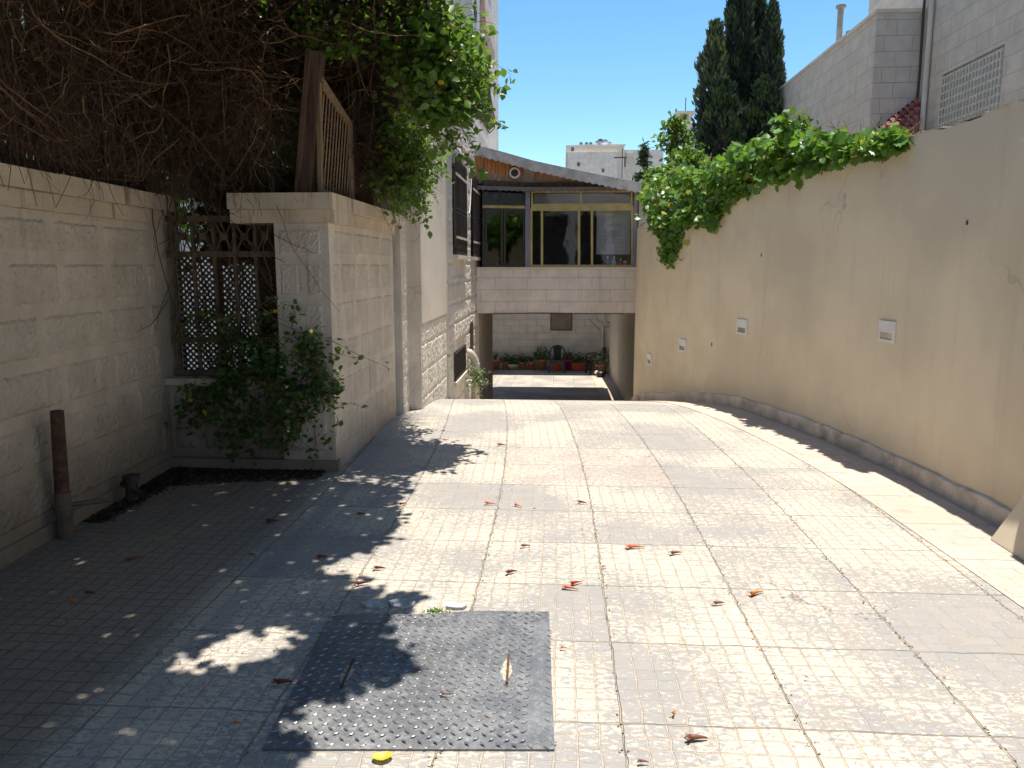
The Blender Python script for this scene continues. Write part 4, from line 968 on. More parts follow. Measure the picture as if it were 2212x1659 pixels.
a = at(1812, 90, X=XS+.5); mb = MB(); mb.tube([(XS+.5, a.y, zt), (XS+.5, a.y, at(1812, 18, Y=a.y).z)], .065, 12); mb.tube([(XS+.5, a.y, at(1812, 18, Y=a.y).z), (XS+.5, a.y, at(1812, 16, Y=a.y).z+.04)], .11, 12); mb.tube([(XS+.75, a.y, zt), (XS+.75, a.y, at(1812, 68, Y=a.y).z)], .11, 12); mb.build('flue', simple('grey_flue', (.38, .34, .29), .8, .15), sb)
# tiled lean-to roof
tr = empty('tiled_roof', (6.2, 14.2, 3.6), 'small red clay tiled lean-to roof in the angle of the right houses', 'roof')
k = 0; g = MB(); yv = 14.88; lift = 0
while yv > 13.3:
    zt0 = at(1905, 292, Y=14.88).z-k*.16; P0 = Vector((at(1893, 300, Y=14.88).x-k*.02, yv, zt0)); P1 = at(1983, 222, Y=14.88); P1 = Vector((min(P1.x, at(1983, 222, Y=yv).x), yv, P1.z-k*.16)); n_ = 9
    for i in range(n_):
        a = P0+(P1-P0)*(i/n_); b = P0+(P1-P0)*((i+1.12)/n_); g.tube([a+Vector((0, 0, .025)), b], [.085, .07], 8, False)
    yv -= .15; k += 1
g.build('tiles', M['tile'], tr)
g = MB(); A = at(1893, 300, Y=14.88); B = at(1983, 222, Y=14.88); g.add([(A.x, 14.95, A.z-.05), (B.x, 14.95, B.z-.05), (B.x-.9*.0-.55, 13.3, B.z-.05-k*.16), (A.x-.3, 13.3, A.z-.05-k*.16), (A.x, 14.95, A.z-.15), (B.x, 14.95, B.z-.15), (B.x-.55, 13.3, B.z-.15-k*.16), (A.x-.3, 13.3, A.z-.15-k*.16)], [[0, 1, 2, 3], [7, 6, 5, 4], [0, 4, 5, 1], [1, 5, 6, 2], [2, 6, 7, 3], [3, 7, 4, 0]]); g.build('deck', M['wood'], tr)

# far houses
YF_ = 75
fm = stone_mat('far_stone', (.68, .61, .52), course=True, brick=(1.6, .5), bs=20, bstr=.1, joint=(.45, .41, .36))
def fx(px, Y=YF_): return at(px, 400, Y=Y).x
def fzz(py, Y=YF_): return at(1300, py, Y=Y).z
f1 = empty('far_apartment_house', (fx(1280), YF_, -2), 'distant pale stone apartment block with satellite dishes on its flat roof', 'building')
mb = MB(); mb.box(fx(1222), fx(1347), YF_, YF_+10, -2, fzz(313)); mb.box(fx(1226), fx(1332), YF_-.5, YF_, -2, fzz(330)); mb.build('wall', fm, f1)
mb = MB(); mb.box(fx(1248), fx(1349), YF_-.6, YF_-.3, fzz(316.5), fzz(314)); mb.box(fx(1270), fx(1282), YF_-.62, YF_-.5, fzz(336), fzz(334)); mb.build('ledge', M['render'], f1)
for (x0, x1, y0, y1, Yw) in ((1233, 1239, 318, 326, YF_-.01), (1299, 1304, 366, 374, YF_-.51), (1246, 1252, 352, 360, YF_-.51)):
    mb = MB(); mb.box(fx(x0), fx(x1), Yw-.04, Yw, fzz(y1), fzz(y0)); mb.build('window', M['room'], f1)
f2 = empty('far_stone_house', (fx(1400), YF_+4, -2), 'distant lower stone house right of the dish-topped block, behind the grapevine', 'building')
mb = MB(); mb.box(fx(1350), fx(1440), YF_+3, YF_+12, -2, fzz(314)); mb.box(fx(1358), fx(1372), YF_+2.7, YF_+3, fzz(330), fzz(322)); mb.build('wall', fm, f2)
mb = MB(); mb.box(fx(1353), fx(1356), YF_+2.9, YF_+2.99, fzz(352), fzz(330)); mb.build('window', M['room'], f2)
f3 = empty('far_roof_tower', (at(1478, 300, Y=50).x, 50, -2), 'distant stone stair tower with open top and aerial beside the cypresses', 'building')
x0, x1 = at(1462, 300, Y=50).x, at(1500, 300, Y=50).x; zq = at(1480, 240, Y=50).z
mb = MB(); mb.box(x0, x1, 50, 54, -2, zq-.55); mb.box(x0-.1, x1, 49.9, 54, zq-.12, zq); mb.box(x0, x0+.15, 50, 50.15, zq-.55, zq-.12); mb.box(x0+.7, x0+.85, 50, 50.15, zq-.55, zq-.12); mb.box(x0+.15, x1, 52, 52.2, zq-.55, zq-.12)
mb.box(x0-1.6, x0, 50.5, 54, -2, zq-4); mb.build('wall', fm, f3)
mb = MB(); xq = at(1481, 230, Y=51).x; mb.tube([(xq, 51, zq), (xq, 51, at(1481, 211, Y=51).z)], .03, 5); mb.build('aerial', M['iron'], f3)
dn = [(1255, 311, 5, 'small dark'), (1267, 311, 5, 'small dark'), (1276, 311, 5, 'small dark'), (1291, 310, 8, 'mid grey tilted'), (1297, 306, 8, 'dark raised'), (1307, 308, 9, 'large pale'), (1317, 311, 6, 'small pale')]
nmn = ['leftmost small dark satellite dish on the distant roof', 'second small dark satellite dish on the distant roof', 'third small dark satellite dish on the distant roof', 'grey tilted satellite dish left of the raised one on the distant roof', 'dark satellite dish raised highest on the distant roof', 'largest pale satellite dish on the distant roof', 'rightmost small pale satellite dish on the distant roof']
for k, (px, py, r_, lb) in enumerate(dn):
    c = at(px, py, Y=YF_+.5); rm = r_/1660*YF_*.75; t = empty('satellite_dish', c, nmn[k], 'satellite dish', 'satellite dishes on the distant roof')
    g = MB(); dish(g, c, rm, Matrix.Rotation(R(90-25), 3, 'X') @ Matrix.Rotation(R(10*(k-3)), 3, 'Z')); g.build('reflector', simple('dish_%d' % k, (.10, .11, .12) if 'dark' in lb else (.35, .35, .36), .6, .1), t)
    g = MB(); g.tube([c, (c.x, c.y, fzz(313)-.1)], .05, 5); g.build('mast', M['iron'], t)
# wires and pole by the far houses
t = empty('utility_pole', (fx(1346, 60), 60, -2), 'thin dark utility pole with a crossbar between the far houses', 'pole'); x = fx(1343, 60); mb = MB(); mb.tube([(x, 60, -2), (x, 60, fzz(322, 60))], .035, 6); mb.build('shaft', M['iron'], t)
mb = MB(); mb.bar((fx(1325, 60), 59.9, fzz(341, 60)), (fx(1352, 60), 59.9, fzz(341, 60)), .08); mb.build('crossbar', M['rust'], t)
# house across the street behind the photographer (it is what the windows reflect)
hb = empty('street_house', (0, -17, 0), 'stone house across the street, seen only as a reflection in the veranda windows', 'building')
mb = MB(); mb.box(-14, 14, -22, -18, -.1, 7); mb.box(-14, -2.2, -18, -16, -.1, 7); mb.box(5.5, 14, -18, -16, -.1, 7); mb.box(-2.2, 5.5, -18, -16, 4.6, 7); mb.build('wall', M['ashlarF'], hb)
for xw in (.7, 2.9): mb = MB(); mb.box(xw-.32, xw+.32, -16.6, -16, -.1, 4.6); mb.build('column', M['rustic2'], hb)
mb = MB(); mb.box(-2.2, 5.5, -17.99, -17.9, -.1, 4.6); mb.build('porch_back', M['room'], hb)
mb = MB(); mb.bar((-8, -14.4, 1.0), (8, -14.4, 1.0), .05); [mb.bar((q*.16-8, -14.4, 0), (q*.16-8, -14.4, 1.0), .02) for q in range(101)]; tag(mb.build('railing', M['iron']), 'iron railing across the street, seen only mirrored in the veranda glass', 'railing')

# ================================================================== PLANTS
def foliage(t, nm, V_F, mat): return np_obj(nm, V_F[0], V_F[1], mat, t)
# ---- big dry climber over the left wall -------------------------------------------------
cl = empty('dry_climber', (-2.6, 5.6, 2.1), 'huge overgrown climber of dry brown twigs with green leafy edge, smothering the left wall', 'climber')
rg = np.random.default_rng(11)
def boxpts(n_, x, y, z): return np.stack([rg.uniform(*x, n_), rg.uniform(*y, n_), rg.uniform(*z, n_)], 1)
P = []; D = []; Ls = []
def add(n_, x, y, z, dbias, L):
    s = boxpts(n_, x, y, z); P.append(s); D.append(rg.normal(0, .6, (n_, 3))+np.array(dbias)); Ls.append(rg.uniform(L[0], L[1], n_))
add(5200, (-3.35, -2.72), (.3, 6.1), (2.35, 4.1), (.15, 0, -.9), (.25, .8))
add(2900, (-3.3, -2.25), (5.3, 6.6), (2.7, 4.1), (.1, -.1, -.6), (.25, .7))
add(4200, (-2.15, -1.45), (7.25, 8.15), (2.7, 4.0), (.15, 0, -.5), (.2, .6)); add(1800, (-2.15, -1.5), (6.3, 7.3), (3.35, 4.1), (.15, 0, -.3), (.2, .5)); add(2600, (-4.1, -3.0), (5.6, 7.6), (2.9, 4.6), (.1, 0, -.6), (.3, .7))
add(1500, (-2.0, -1.5), (6.6, 7.9), (2.3, 3.0), (.25, 0, -.3), (.15, .5))
add(1500, (-3.05, -2.15), (5.45, 6.3), (2.3, 3.0), (.1, 0, -.7), (.2, .6)); add(700, (-3.1, -2.7), (1.5, 5.7), (2.2, 2.7), (.1, 0, -.9), (.15, .4))
P = np.concatenate(P); D = np.concatenate(D); Ls = np.concatenate(Ls)
tp = twig_paths(P, D, Ls, 6, .45, -.12, rg)
# twigs over the coping stay above it
low_ = tp[..., 2] < 2.13; tp[..., 2] = np.where(low_ & (tp[..., 0] < XL+.05), 2.13+rg.uniform(0, .05, tp.shape[:2]), tp[..., 2])
foliage(cl, 'dry_twigs', tubes(tp, rg.uniform(.0016, .0042, len(tp))), M['twig'])
# stouter bent stems
n_ = 150; s = boxpts(n_, (-3.1, -2.6), (1.2, 6.1), (2.6, 3.9)); tp = twig_paths(s, rg.normal(0, .8, (n_, 3))+[.2, 0, -.2], rg.uniform(.4, 1.0, n_), 12, .42, -.04, rg)
n2 = 70; s = boxpts(n2, (-2.4, -1.5), (5.9, 7.6), (3.1, 3.9)); tp2 = twig_paths(s, rg.normal(0, .8, (n2, 3)), rg.uniform(.4, 1.0, n2), 12, .36, -.03, rg)
tp = np.concatenate([tp, tp2]); tp[..., 2] = np.maximum(tp[..., 2], 2.13)
n3 = 620; s = np.concatenate([boxpts(400, (-2.95, -2.55), (1.2, 5.9), (2.4, 3.9)), boxpts(140, (-2.9, -2.0), (5.2, 6.0), (2.5, 3.8)), boxpts(80, (-1.9, -1.4), (6.4, 7.6), (2.7, 3.7))])
tq_ = twig_paths(s, rg.normal(0, .7, (n3, 3))+[.1, 0, -.35], rg.uniform(.25, .8, n3), 12, .5, -.05, rg); tq_[..., 2] = np.maximum(tq_[..., 2], 2.13)
foliage(cl, 'curling_stems', tubes(tq_, rg.uniform(.0018, .0042, n3), sides=4), simple('sunbleached_stem', (.235, .14, .078), .8, .35, 10, .3))
foliage(cl, 'stems', tubes(tp, rg.uniform(.003, .0085, len(tp)), sides=5), M['bark'])
# stems hanging down through the grille opening
n_ = 46; s = boxpts(n_, (XG+.02, XO), (YR-.05, YR+.1), (1.9, 2.5)); tp = twig_paths(s, rg.normal(0, .35, (n_, 3))+[0, -.02, -1], rg.uniform(.5, 1.5, n_), 14, .5, -.22, rg)
tp[..., 1] = np.clip(tp[..., 1], YR-.16, YR+.12); edge = rg.uniform(0, 1, n_) < .55; tp[edge, :, 0] = XG+.03+np.abs(tp[edge, :, 0]-XG-.03)*.28
foliage(cl, 'hanging_stems', tubes(tp, rg.uniform(.002, .006, n_), sides=4), M['twig'])
# dead leaves caught in the tangle
dl = np.concatenate([boxpts(1500, (-3.0, -2.15), (6.15, 6.6), (1.62, 2.35)), boxpts(5200, (-3.75, -3.25), (-.5, 5.8), (1.9, 2.9)), boxpts(4200, (-3.5, -2.85), (-.5, 6.2), (2.3, 4.1)), boxpts(2200, (-3.4, -1.9), (5.9, 6.9), (2.75, 4.1)), boxpts(2600, (-2.2, -1.75), (7.3, 8.2), (2.6, 3.9)), boxpts(5000, (-4.4, -3.4), (-.5, 8.2), (2.2, 4.8)), boxpts(2500, (-3.6, -1.9), (6.4, 8.0), (3.2, 4.4))])
foliage(cl, 'dead_leaves', leaves(dl, .075, nspread=1.2, rng=rg, width=1.4), M['leafdry'])
# canopy: sampled so that the leaves throw the shade where it lies on the paving
def G(px, py): p = at(px, py, Z=0); return (p.x, p.y)
edge_px = [(800, 955), (850, 958), (862, 990), (905, 1005), (915, 1030), (900, 1060), (860, 1085), (880, 1120), (862, 1160), (820, 1190), (735, 1205), (730, 1228), (790, 1262), (745, 1283), (840, 1280), (925, 1287), (905, 1318),
           (830, 1340), (862, 1390), (898, 1420), (925, 1455), (870, 1480), (835, 1480), (800, 1500), (720, 1510), (655, 1540), (650, 1590), (690, 1659)]
poly = [G(*e) for e in edge_px]; poly += [(-.9, 1.2), (-.85, -1), (-3.6, -1), (-3.6, 8.0), (-1.72, 8.0)]
holes_px = [((560, 700), (1362, 1408)), ((450, 640), (1415, 1460)), ((620, 705), (1355, 1385))]
poly = np.array(poly)
def inside(pt, pl):
    x, y = pt[:, 0], pt[:, 1]; c = np.zeros(len(pt), bool); j = len(pl)-1
    for i in range(len(pl)):
        xi, yi = pl[i]; xj, yj = pl[j]; c ^= ((yi > y) != (yj > y)) & (x < (xj-xi)*(y-yi)/(yj-yi+1e-12)+xi); j = i
    return c
lit = [np.array([G(*q) for q in pl]) for pl in ([(345, 1452), (430, 1405), (560, 1375), (640, 1340), (708, 1345), (690, 1400), (640, 1425), (560, 1450), (400, 1465)], [(690, 1240), (735, 1215), (760, 1240), (720, 1262)], [(470, 1395), (520, 1350), (600, 1365), (560, 1400)])]
def canopy_pts(n_, zlo, zhi, jit=.03):
    g = np.stack([rg.uniform(-3.6, 0, n_), np.where(rg.uniform(0, 1, n_) < .75, rg.uniform(1.0, 8, n_), rg.uniform(-5, 1.0, n_))], 1); k = inside(g, poly)
    for l_ in lit: k &= ~inside(g, l_)
    # small random gaps
    nz_ = np.sin(g[:, 0]*9.1+2*np.sin(g[:, 1]*5.3))*np.sin(g[:, 1]*8.3+1.7*np.sin(g[:, 0]*6.1)); k &= nz_ < .93
    g = g[k]; h = rg.uniform(zlo, zhi, len(g)); return np.stack([g[:, 0]-SH.x*h-.07, g[:, 1]-SH.y*h, h], 1)+rg.normal(0, jit, (len(g), 3))
cp = canopy_pts(90000, 3.3, 4.4); keep = (cp[:, 2] > 1.57+.352*cp[:, 1]+.05) | (cp[:, 1] > 5.8); keep &= (cp[:, 0] < .6)
cp = cp[keep]
vis = cp[:, 1] > 5.6
foliage(cl, 'canopy_leaves', leaves(cp[~vis], .085, nspread=.55, rng=rg, width=1.3), M['leafD'])
foliage(cl, 'withered_leaves', leaves(cp[vis], .06, nspread=.9, rng=rg, width=1.3), M['leafdry'])
hq = boxpts(3500, (-4.5, -2.45), (8.3, 10.5), (1.9, 5.0)); foliage(cl, 'rear_leaves', leaves(hq, .13, nspread=1., rng=rg, width=1.5), M['leafD']); hg = boxpts(7000, (-4.9, -3.9), (-4, 8.2), (.5, 5.2)); foliage(cl, 'inner_leaves', leaves(hg, .12, nspread=1., rng=rg, width=1.5), M['leafD'])
# supporting branches for the canopy
n_ = 420; idx_ = rg.choice(len(cp), n_); s = cp[idx_].copy(); s[:, 2] += .05; tp = twig_paths(s, np.array([-1, .3, -.15])+rg.normal(0, .4, (n_, 3)), rg.uniform(.3, .8, n_), 6, .2, 0, rg)
foliage(cl, 'canopy_branches', tubes(tp, rg.uniform(.003, .008, n_), sides=4), M['twig'])
# green skirt over the driveway: strands that start on the mass and droop outwards
def strands(n_, starts, dirs, L, grav, lf, per, spread, size, rngx, stemr=.0035, bend=.2, S=12, nsp=.8):
    tp = twig_paths(starts, dirs, L, S, bend, grav, rngx); T = tubes(tp, stemr, stemr*.4, 4)
    ii = rngx.integers(1, S-1, (n_, per)); fr = rngx.uniform(0, 1, (n_, per, 1)); a = tp[np.arange(n_)[:, None], ii]; b = tp[np.arange(n_)[:, None], ii+1]
    pts = (a+(b-a)*fr+rngx.normal(0, spread, (n_, per, 3))).reshape(-1, 3)
    return T, leaves(pts, size, nspread=nsp, rng=rngx, width=1.1)
def px_strands(list_px, Yr, n_, L, per, spread=.03, size=.075, grav=-.18, d0=(.8, 0, -.1), rngx=rg):
    st = []
    for _ in range(n_):
        (x0, y0, x1, y1) = list_px[rngx.integers(len(list_px))]; t_ = rngx.uniform(); st.append(tuple(at(x0+(x1-x0)*t_+rngx.normal(0, 10), y0+(y1-y0)*t_+rngx.normal(0, 10), Y=rngx.uniform(*Yr))))
    return strands(n_, np.array(st), rngx.normal(0, .45, (n_, 3))+np.array(d0), rngx.uniform(*L, n_), grav, None, per, spread, size, rngx)
T1, L1 = px_strands([(840, 20, 900, 160), (880, 60, 960, 200), (860, 100, 930, 260), (900, 0, 960, 120), (780, 0, 900, 60)], (6.05, 6.75), 330, (.25, .6), 16, .04, .075)
T2, L2 = px_strands([(820, 280, 900, 380), (800, 330, 880, 400), (840, 240, 930, 330)], (6.7, 7.5), 170, (.15, .42), 14, .035, .06, grav=-.28, d0=(.4, 0, -.4))
T3, L3 = px_strands([(940, 100, 985, 230), (960, 60, 985, 180)], (6.3, 6.8), 60, (.3, .5), 13, .03, .07, grav=-.2, d0=(.8, 0, -.15))
T4, L4 = px_strands([(560, 0, 850, 15)], (6.0, 6.8), 160, (.2, .5), 12, .05, .07, grav=-.2, d0=(.2, -.1, -.3))
# a few long wanderers against the sky and the wall
wst = np.array([tuple(at(*q, Y=6.6)) for q in [(960, 205), (985, 150), (975, 110), (960, 290), (985, 250), (900, 410), (880, 380)]]); wd = np.array([[1, 0, -.12], [.9, 0, .1], [.8, 0, .15], [.6, 0, -.8], [.5, .1, -.9], [.5, 0, -.9], [.2, 0, -1]])
T5, L5 = strands(7, wst, wd, np.array([.62, .5, .45, .45, .55, .35, .3]), -.09, None, 20, .025, .07, rg, .003, .07)
foliage(cl, 'shoots', merge(T1, T2, T3, T4, T5), M['twig']); foliage(cl, 'leaves', merge(L1, L2, L3, L4, L5), M['leafA'])
# ---- honeysuckle growing out of the grille ----------------------------------------------
hs = empty('honeysuckle', (-2.3, YR-.05, .7), 'dark green honeysuckle spilling out of the iron grille and down the low stone wall', 'climbing plant')
rh = np.random.default_rng(5)
seeds = [((470, 690), (-.6, -.2, -.1), 12), ((520, 720), (0, -.3, -.2), 26), ((560, 760), (.1, -.35, -.4), 30), ((500, 800), (-.1, -.4, -.7), 30), ((600, 800), (.3, -.35, -.3), 30), ((620, 740), (.7, -.3, .1), 18), ((640, 840), (.4, -.3, -.5), 26), ((560, 870), (0, -.2, -1), 22), ((450, 830), (-.4, -.2, -.6), 16), ((690, 850), (.8, -.2, -.2), 10), ((510, 900), (-.1, -.1, -1), 8), ((590, 680), (.2, -.3, .3), 8), ((660, 760), (.6, -.35, -.2), 14), ((685, 800), (.5, -.3, -.6), 14), ((430, 860), (-.6, -.2, -.4), 8), ((620, 905), (.2, -.15, -.9), 10), ((480, 880), (-.2, -.2, -1), 10), ((655, 880), (.1, -.2, -1), 12)]
Ts = []; Lf = []
for (pp_, dv, n_) in seeds:
    st = np.array([tuple(at(pp_[0]+rh.normal(0, 22), pp_[1]+rh.normal(0, 22), Y=YR-rh.uniform(.02, .12))) for _ in range(n_)])
    T, L_ = strands(n_, st, np.array(dv)+rh.normal(0, .4, (n_, 3)), rh.uniform(.12, .30, n_), -.12, None, 9, .022, .052, rh, .0025, .25, 8, .7); Ts.append(T); Lf.append(L_)
st = np.array([tuple(at(715, 735, Y=YR-.1)), tuple(at(735, 870, Y=YR-.08)), tuple(at(500, 950, Y=YR-.06)), tuple(at(680, 930, Y=YR-.06))]); T, L_ = strands(4, st, np.array([[.8, -.1, -.35], [.9, 0, 0], [0, 0, -1.], [0, 0, -1.]]), np.array([.55, .2, .2, .25]), 0., None, 5, .015, .05, rh, .003, .05); Ts.append(T); Lf.append(L_)
foliage(hs, 'stems', merge(*Ts), M['bark']); foliage(hs, 'leaves', merge(*Lf), M['leafD'])
# loose tendril on the boundary wall
w = twig_paths(np.array([tuple(at(365, 648, X=-3.0))]), np.array([[.0, -.6, -.5]]), .62, 14, .12, -.05, np.random.default_rng(3)); w[..., 0] = XL-(w[..., 1]-3)*.0524+.035; tg = np_obj('tendril', *tubes(w, .004, .002, 4), M['twig']); tag(tg, 'single bare tendril curling down the face of the near left wall', 'tendril')
# garden greenery and objects glimpsed behind the climber
gs = empty('garden_shrub', (-3.2, 7.6, 0), 'bright green shrub glimpsed through the climber behind the grille', 'shrub'); s = np.concatenate([boxpts(2600, (-2.75, -2.0), (7.3, 8.2), (.3, 3.0)), boxpts(3400, (-4.6, -2.0), (7.3, 8.2), (2.0, 3.9))]); foliage(gs, 'leaves', leaves(s, .08, rng=rg, width=1.4), M['leafA']); s = boxpts(24, (-3.6, -2.6), (7.3, 7.8), (0, .1)); foliage(gs, 'stems', tubes(twig_paths(s, np.array([[0, 0, 1.]]).repeat(24, 0), 2.6, 8, .12, .05, rg), .012), M['bark'])
t = empty('white_box', (-2.82, 6.6, 1.9), 'small white box standing in the gap between the near wall and the pillar', 'box'); p = at(434, 440, Y=6.6); mb = MB(); mb.box(p.x-.08, p.x+.07, 6.55, 6.75, p.z-.05, p.z+.03, .006); mb.build('body', M['white'], t); mb = MB(); mb.box(p.x-.085, p.x+.075, 6.545, 6.755, p.z+.0305, p.z+.04); mb.build('lid', M['white'], t)
p = at(470, 372, Y=7.0); t = tag(MB().box(p.x-.24, p.x+.12, 6.95, 7.25, p.z-.10, p.z+.02, .04).build('cushion', simple('purple_cloth', (.13, .045, .085), .8, .3)), 'purple padded cushion half hidden by twigs behind the wall', 'cushion')
p = at(565, 374, Y=7.1); t = tag(MB().box(p.x-.10, p.x+.10, 7.05, 7.3, p.z-.1, p.z+.03, .03).build('basin', simple('blue_plastic', (.03, .22, .36), .5, .2)), 'blue plastic tub glimpsed through the twigs behind the pillar', 'tub')
t = empty('garden_table', (-3.0, 7.05, 1.2), 'dark garden table carrying the cushion behind the wall', 'table'); mb = MB(); p = at(520, 395, Y=7.1); mb.box(p.x-.75, p.x+.55, 6.8, 7.5, p.z-.12, p.z-.085); mb.build('tabletop', M['wood'], t)
for sx in (-.7, .5):
    mb = MB(); mb.box(p.x+sx-.03, p.x+sx+.03, 7.1, 7.16, 0, p.z-.121); mb.build('leg', M['wood'], t)

# ---- grapevine over the cream wall ------------------------------------------------------
gv = empty('grapevine', (2.0, 9, 2.4), 'bright green grapevine spilling over the top of the cream wall beside the veranda', 'grapevine')
rv = np.random.default_rng(23)
topline = [(1372, 420), (1400, 396), (1420, 372), (1440, 362), (1480, 348), (1530, 345), (1580, 322), (1620, 298), (1660, 283), (1690, 268), (1730, 285), (1770, 296), (1810, 284), (1850, 292), (1890, 296), (1930, 292), (1950, 300)]
wtop = [(1372, 490), (1473, 463), (1608, 412), (1713, 381), (1885, 326), (1950, 303)]
botl = [(1372, 430), (1398, 440), (1410, 495), (1430, 510), (1470, 500), (1500, 470), (1540, 480), (1560, 470), (1580, 432), (1608, 412), (1713, 378), (1885, 322), (1950, 302)]
PP = []
while len(PP) < 5600:
    px = rv.uniform(1392, 1948); tq = np.interp(px, *zip(*topline)); bq = np.interp(px, *zip(*botl)); tq += 10+9*math.sin(px*.11)+6*math.sin(px*.031)
    py = tq+(bq-tq)*rv.uniform(0, 1)**.9; wt = np.interp(px, *zip(*wtop))
    # depth: on the wall line; above the coping it also spreads back over the garden
    _, i = first_hit(px, wt+8)
    if i is None: continue
    Yw = RWC[i, 1]; back = rv.uniform(-.12, .75) if py < wt-6 else rv.uniform(-.12, -.02)
    PP.append(tuple(at(px, py, Y=Yw+back*1.1)))
for (cx, cy, sx, sy, k) in ((1450, 525, 16, 30, 210), (1445, 555, 10, 12, 60), (1537, 475, 12, 12, 60), (1480, 470, 25, 16, 90), (1420, 470, 20, 14, 90), (1690, 272, 14, 14, 60)):
    for _ in range(k):
        px, py = rv.normal(cx, sx*.6), rv.normal(cy, sy*.6); _, i = first_hit(px, 560)
        if i is None: continue
        PP.append(tuple(at(px, py, Y=RWC[i, 1]-rv.uniform(.03, .15))))
PP = np.array(PP)
foliage(gv, 'leaves', leaves(PP+rv.normal(0, .03, PP.shape), .082, nrm=np.array([-.25, -.4, .75]), nspread=.8, droop=.8, shape=GRAPE, rng=rv, fold=.15), M['grape'])
n_ = 200; s = PP[:5600][rv.choice(5600, n_)]+[.1, .1, .02]; foliage(gv, 'stems', tubes(twig_paths(s, rv.normal(0, 1, (n_, 3))*[1, 1, .25]+[0, 0, .15], rv.uniform(.15, .4, n_), 6, .3, .03, rv), .006, sides=4), M['bark'])
mb = MB(); a = at(1710, 357, Y=8.2); mb.bar((rw_x(7.7)+.18, 7.5, 2.55), (rw_x(8.6)+.2, 8.7, 2.55), .03, .03); mb.bar((rw_x(7.7)+.18, 7.5, 2.55), (rw_x(7.7)+.18, 7.5, 2.2), .03); mb.bar((rw_x(7.7)+.18, 7.5, 2.55), (rw_x(7.7)+1.2, 7.6, 2.6), .03); mb.build('trellis', M['wood'], gv)

# ---- cypresses --------------------------------------------------------------------------
def cypress(px, Yc, top_py, wpx, label, mat=None, num=9000, base_py=400, seed=1, lean=0., ragged=.18, sprs=.17):
    rc_ = np.random.default_rng(seed); c = at(px, base_py, Y=Yc); zt_ = at(px, top_py, Y=Yc).z; rb = wpx/1660*Yc/2; z0_ = .3; t = empty('cypress', (c.x, Yc, .6), label, 'cypress', 'cypresses behind the cream wall')
    H = zt_-z0_; h = rc_.uniform(0, 1, num)**.85; prof = np.minimum(1, (1-h)/.16)**.7*np.minimum(1, .75+h*.6)
    an = rc_.uniform(0, 6.283, num)
    lob = 1+ragged*np.sin(an*3+h*16+seed)+ragged*.8*np.sin(an*5-h*29)+ragged*.7*np.sin(h*60+an*2)
    rad = rb*prof*lob*np.sqrt(rc_.uniform(.25, 1, num)); P_ = np.stack([c.x+rad*np.cos(an)+lean*h, Yc+rad*np.sin(an), z0_+h*H], 1)
    outw = np.stack([np.cos(an)*.38, np.sin(an)*.38, np.full(num, 1.)], 1)+rc_.normal(0, .22, (num, 3)); ln = sprs*rc_.uniform(.5, 1.3, num)
    d = unit(outw); sdv = unit(np.cross(d, rc_.normal(0, 1, (num, 3)))); w_ = ln*.17
    V_ = np.stack([P_, P_+d*(ln*.45)[:, None]+sdv*w_[:, None], P_+d*ln[:, None], P_+d*(ln*.45)[:, None]-sdv*w_[:, None]], 1).reshape(-1, 3)
    F_ = np.arange(num*4).reshape(-1, 4); np_obj('crown', V_, F_, mat or M['cypress'], t)
    g = MB(); g.tube([(c.x, Yc, 0), (c.x+lean*.5, Yc, z0_+H*.5), (c.x+lean, Yc, zt_-.3)], [.12, .07, .01], 8); g.build('trunk', M['bark'], t)
cypress(1580, 22, -70, 50, 'tallest dark cypress, left of the pair in the middle', seed=2, num=22000)
cypress(1618, 22.4, -50, 46, 'dark cypress just right of the tallest one', seed=3, num=22000)
cypress(1661, 21.5, 12, 44, 'slender dark cypress standing apart on the right, beside the stone house', seed=4, num=18000, lean=-.12)
cypress(1532, 21.5, 60, 44, 'paler feathery cypress at the left of the group', M['cypress2'], seed=5, num=9000, ragged=.35, sprs=.24)
cypress(1552, 21.2, 175, 92, 'low broad dark cypress at the foot of the group', seed=6, num=11000, ragged=.25)
cypress(1641, 21.0, 175, 70, 'short broad cypress at the foot, right side of the group', seed=7, num=9000, ragged=.25)
# ---- other trees ------------------------------------------------------------------------
def tree(px, py_top, py_bot, wpx, Yc, label, mat, num, nm='fruit_tree', size=.13, seed=1, cone=False):
    rt = np.random.default_rng(seed); t_ = at(px, py_top, Y=Yc); b_ = at(px, py_bot, Y=Yc); R_ = wpx/1660*Yc/2; H = t_.z-b_.z; t = empty(nm, (t_.x, Yc, .6), label, 'tree')
    bp = []; 
    for _ in range(34):
        h = rt.uniform(0, 1); r_ = R_*((1-h*.92) if cone else math.sin(min(1, h*.75+.3)*3.0)**.6)*rt.uniform(.15, 1); a = rt.uniform(0, 6.28); bp.append((t_.x+r_*math.cos(a), Yc+r_*math.sin(a), b_.z+H*h))
    bp = np.array(bp); ii = rt.integers(0, len(bp), num); P_ = bp[ii]+rt.normal(0, 1, (num, 3))*np.array([.16, .16, .14])*(R_/.8)*(.6 if cone else 1)
    np_obj('crown', *leaves(P_, size, rng=rt, nspread=.9, width=.5 if cone else 1.), mat, t)
    g = MB(); g.tube([(t_.x, Yc, .5), (t_.x+.05, Yc, b_.z+H*.4), (t_.x, Yc, t_.z-.1)], [.09, .05, .012], 8)
    for q in bp[:22]:
        s_ = Vector((t_.x, Yc, max(.6, q[2]-.5))); g.tube([s_, (s_+Vector(q))/2+Vector((0, 0, .05)), Vector(q)], [.03, .018, .006], 5)
    g.build('trunk', M['bark'], t)
tree(1462, 255, 400, 92, 19, 'loose bright green fruit tree left of the cypresses', M['treeleaf'], 1000, seed=3)
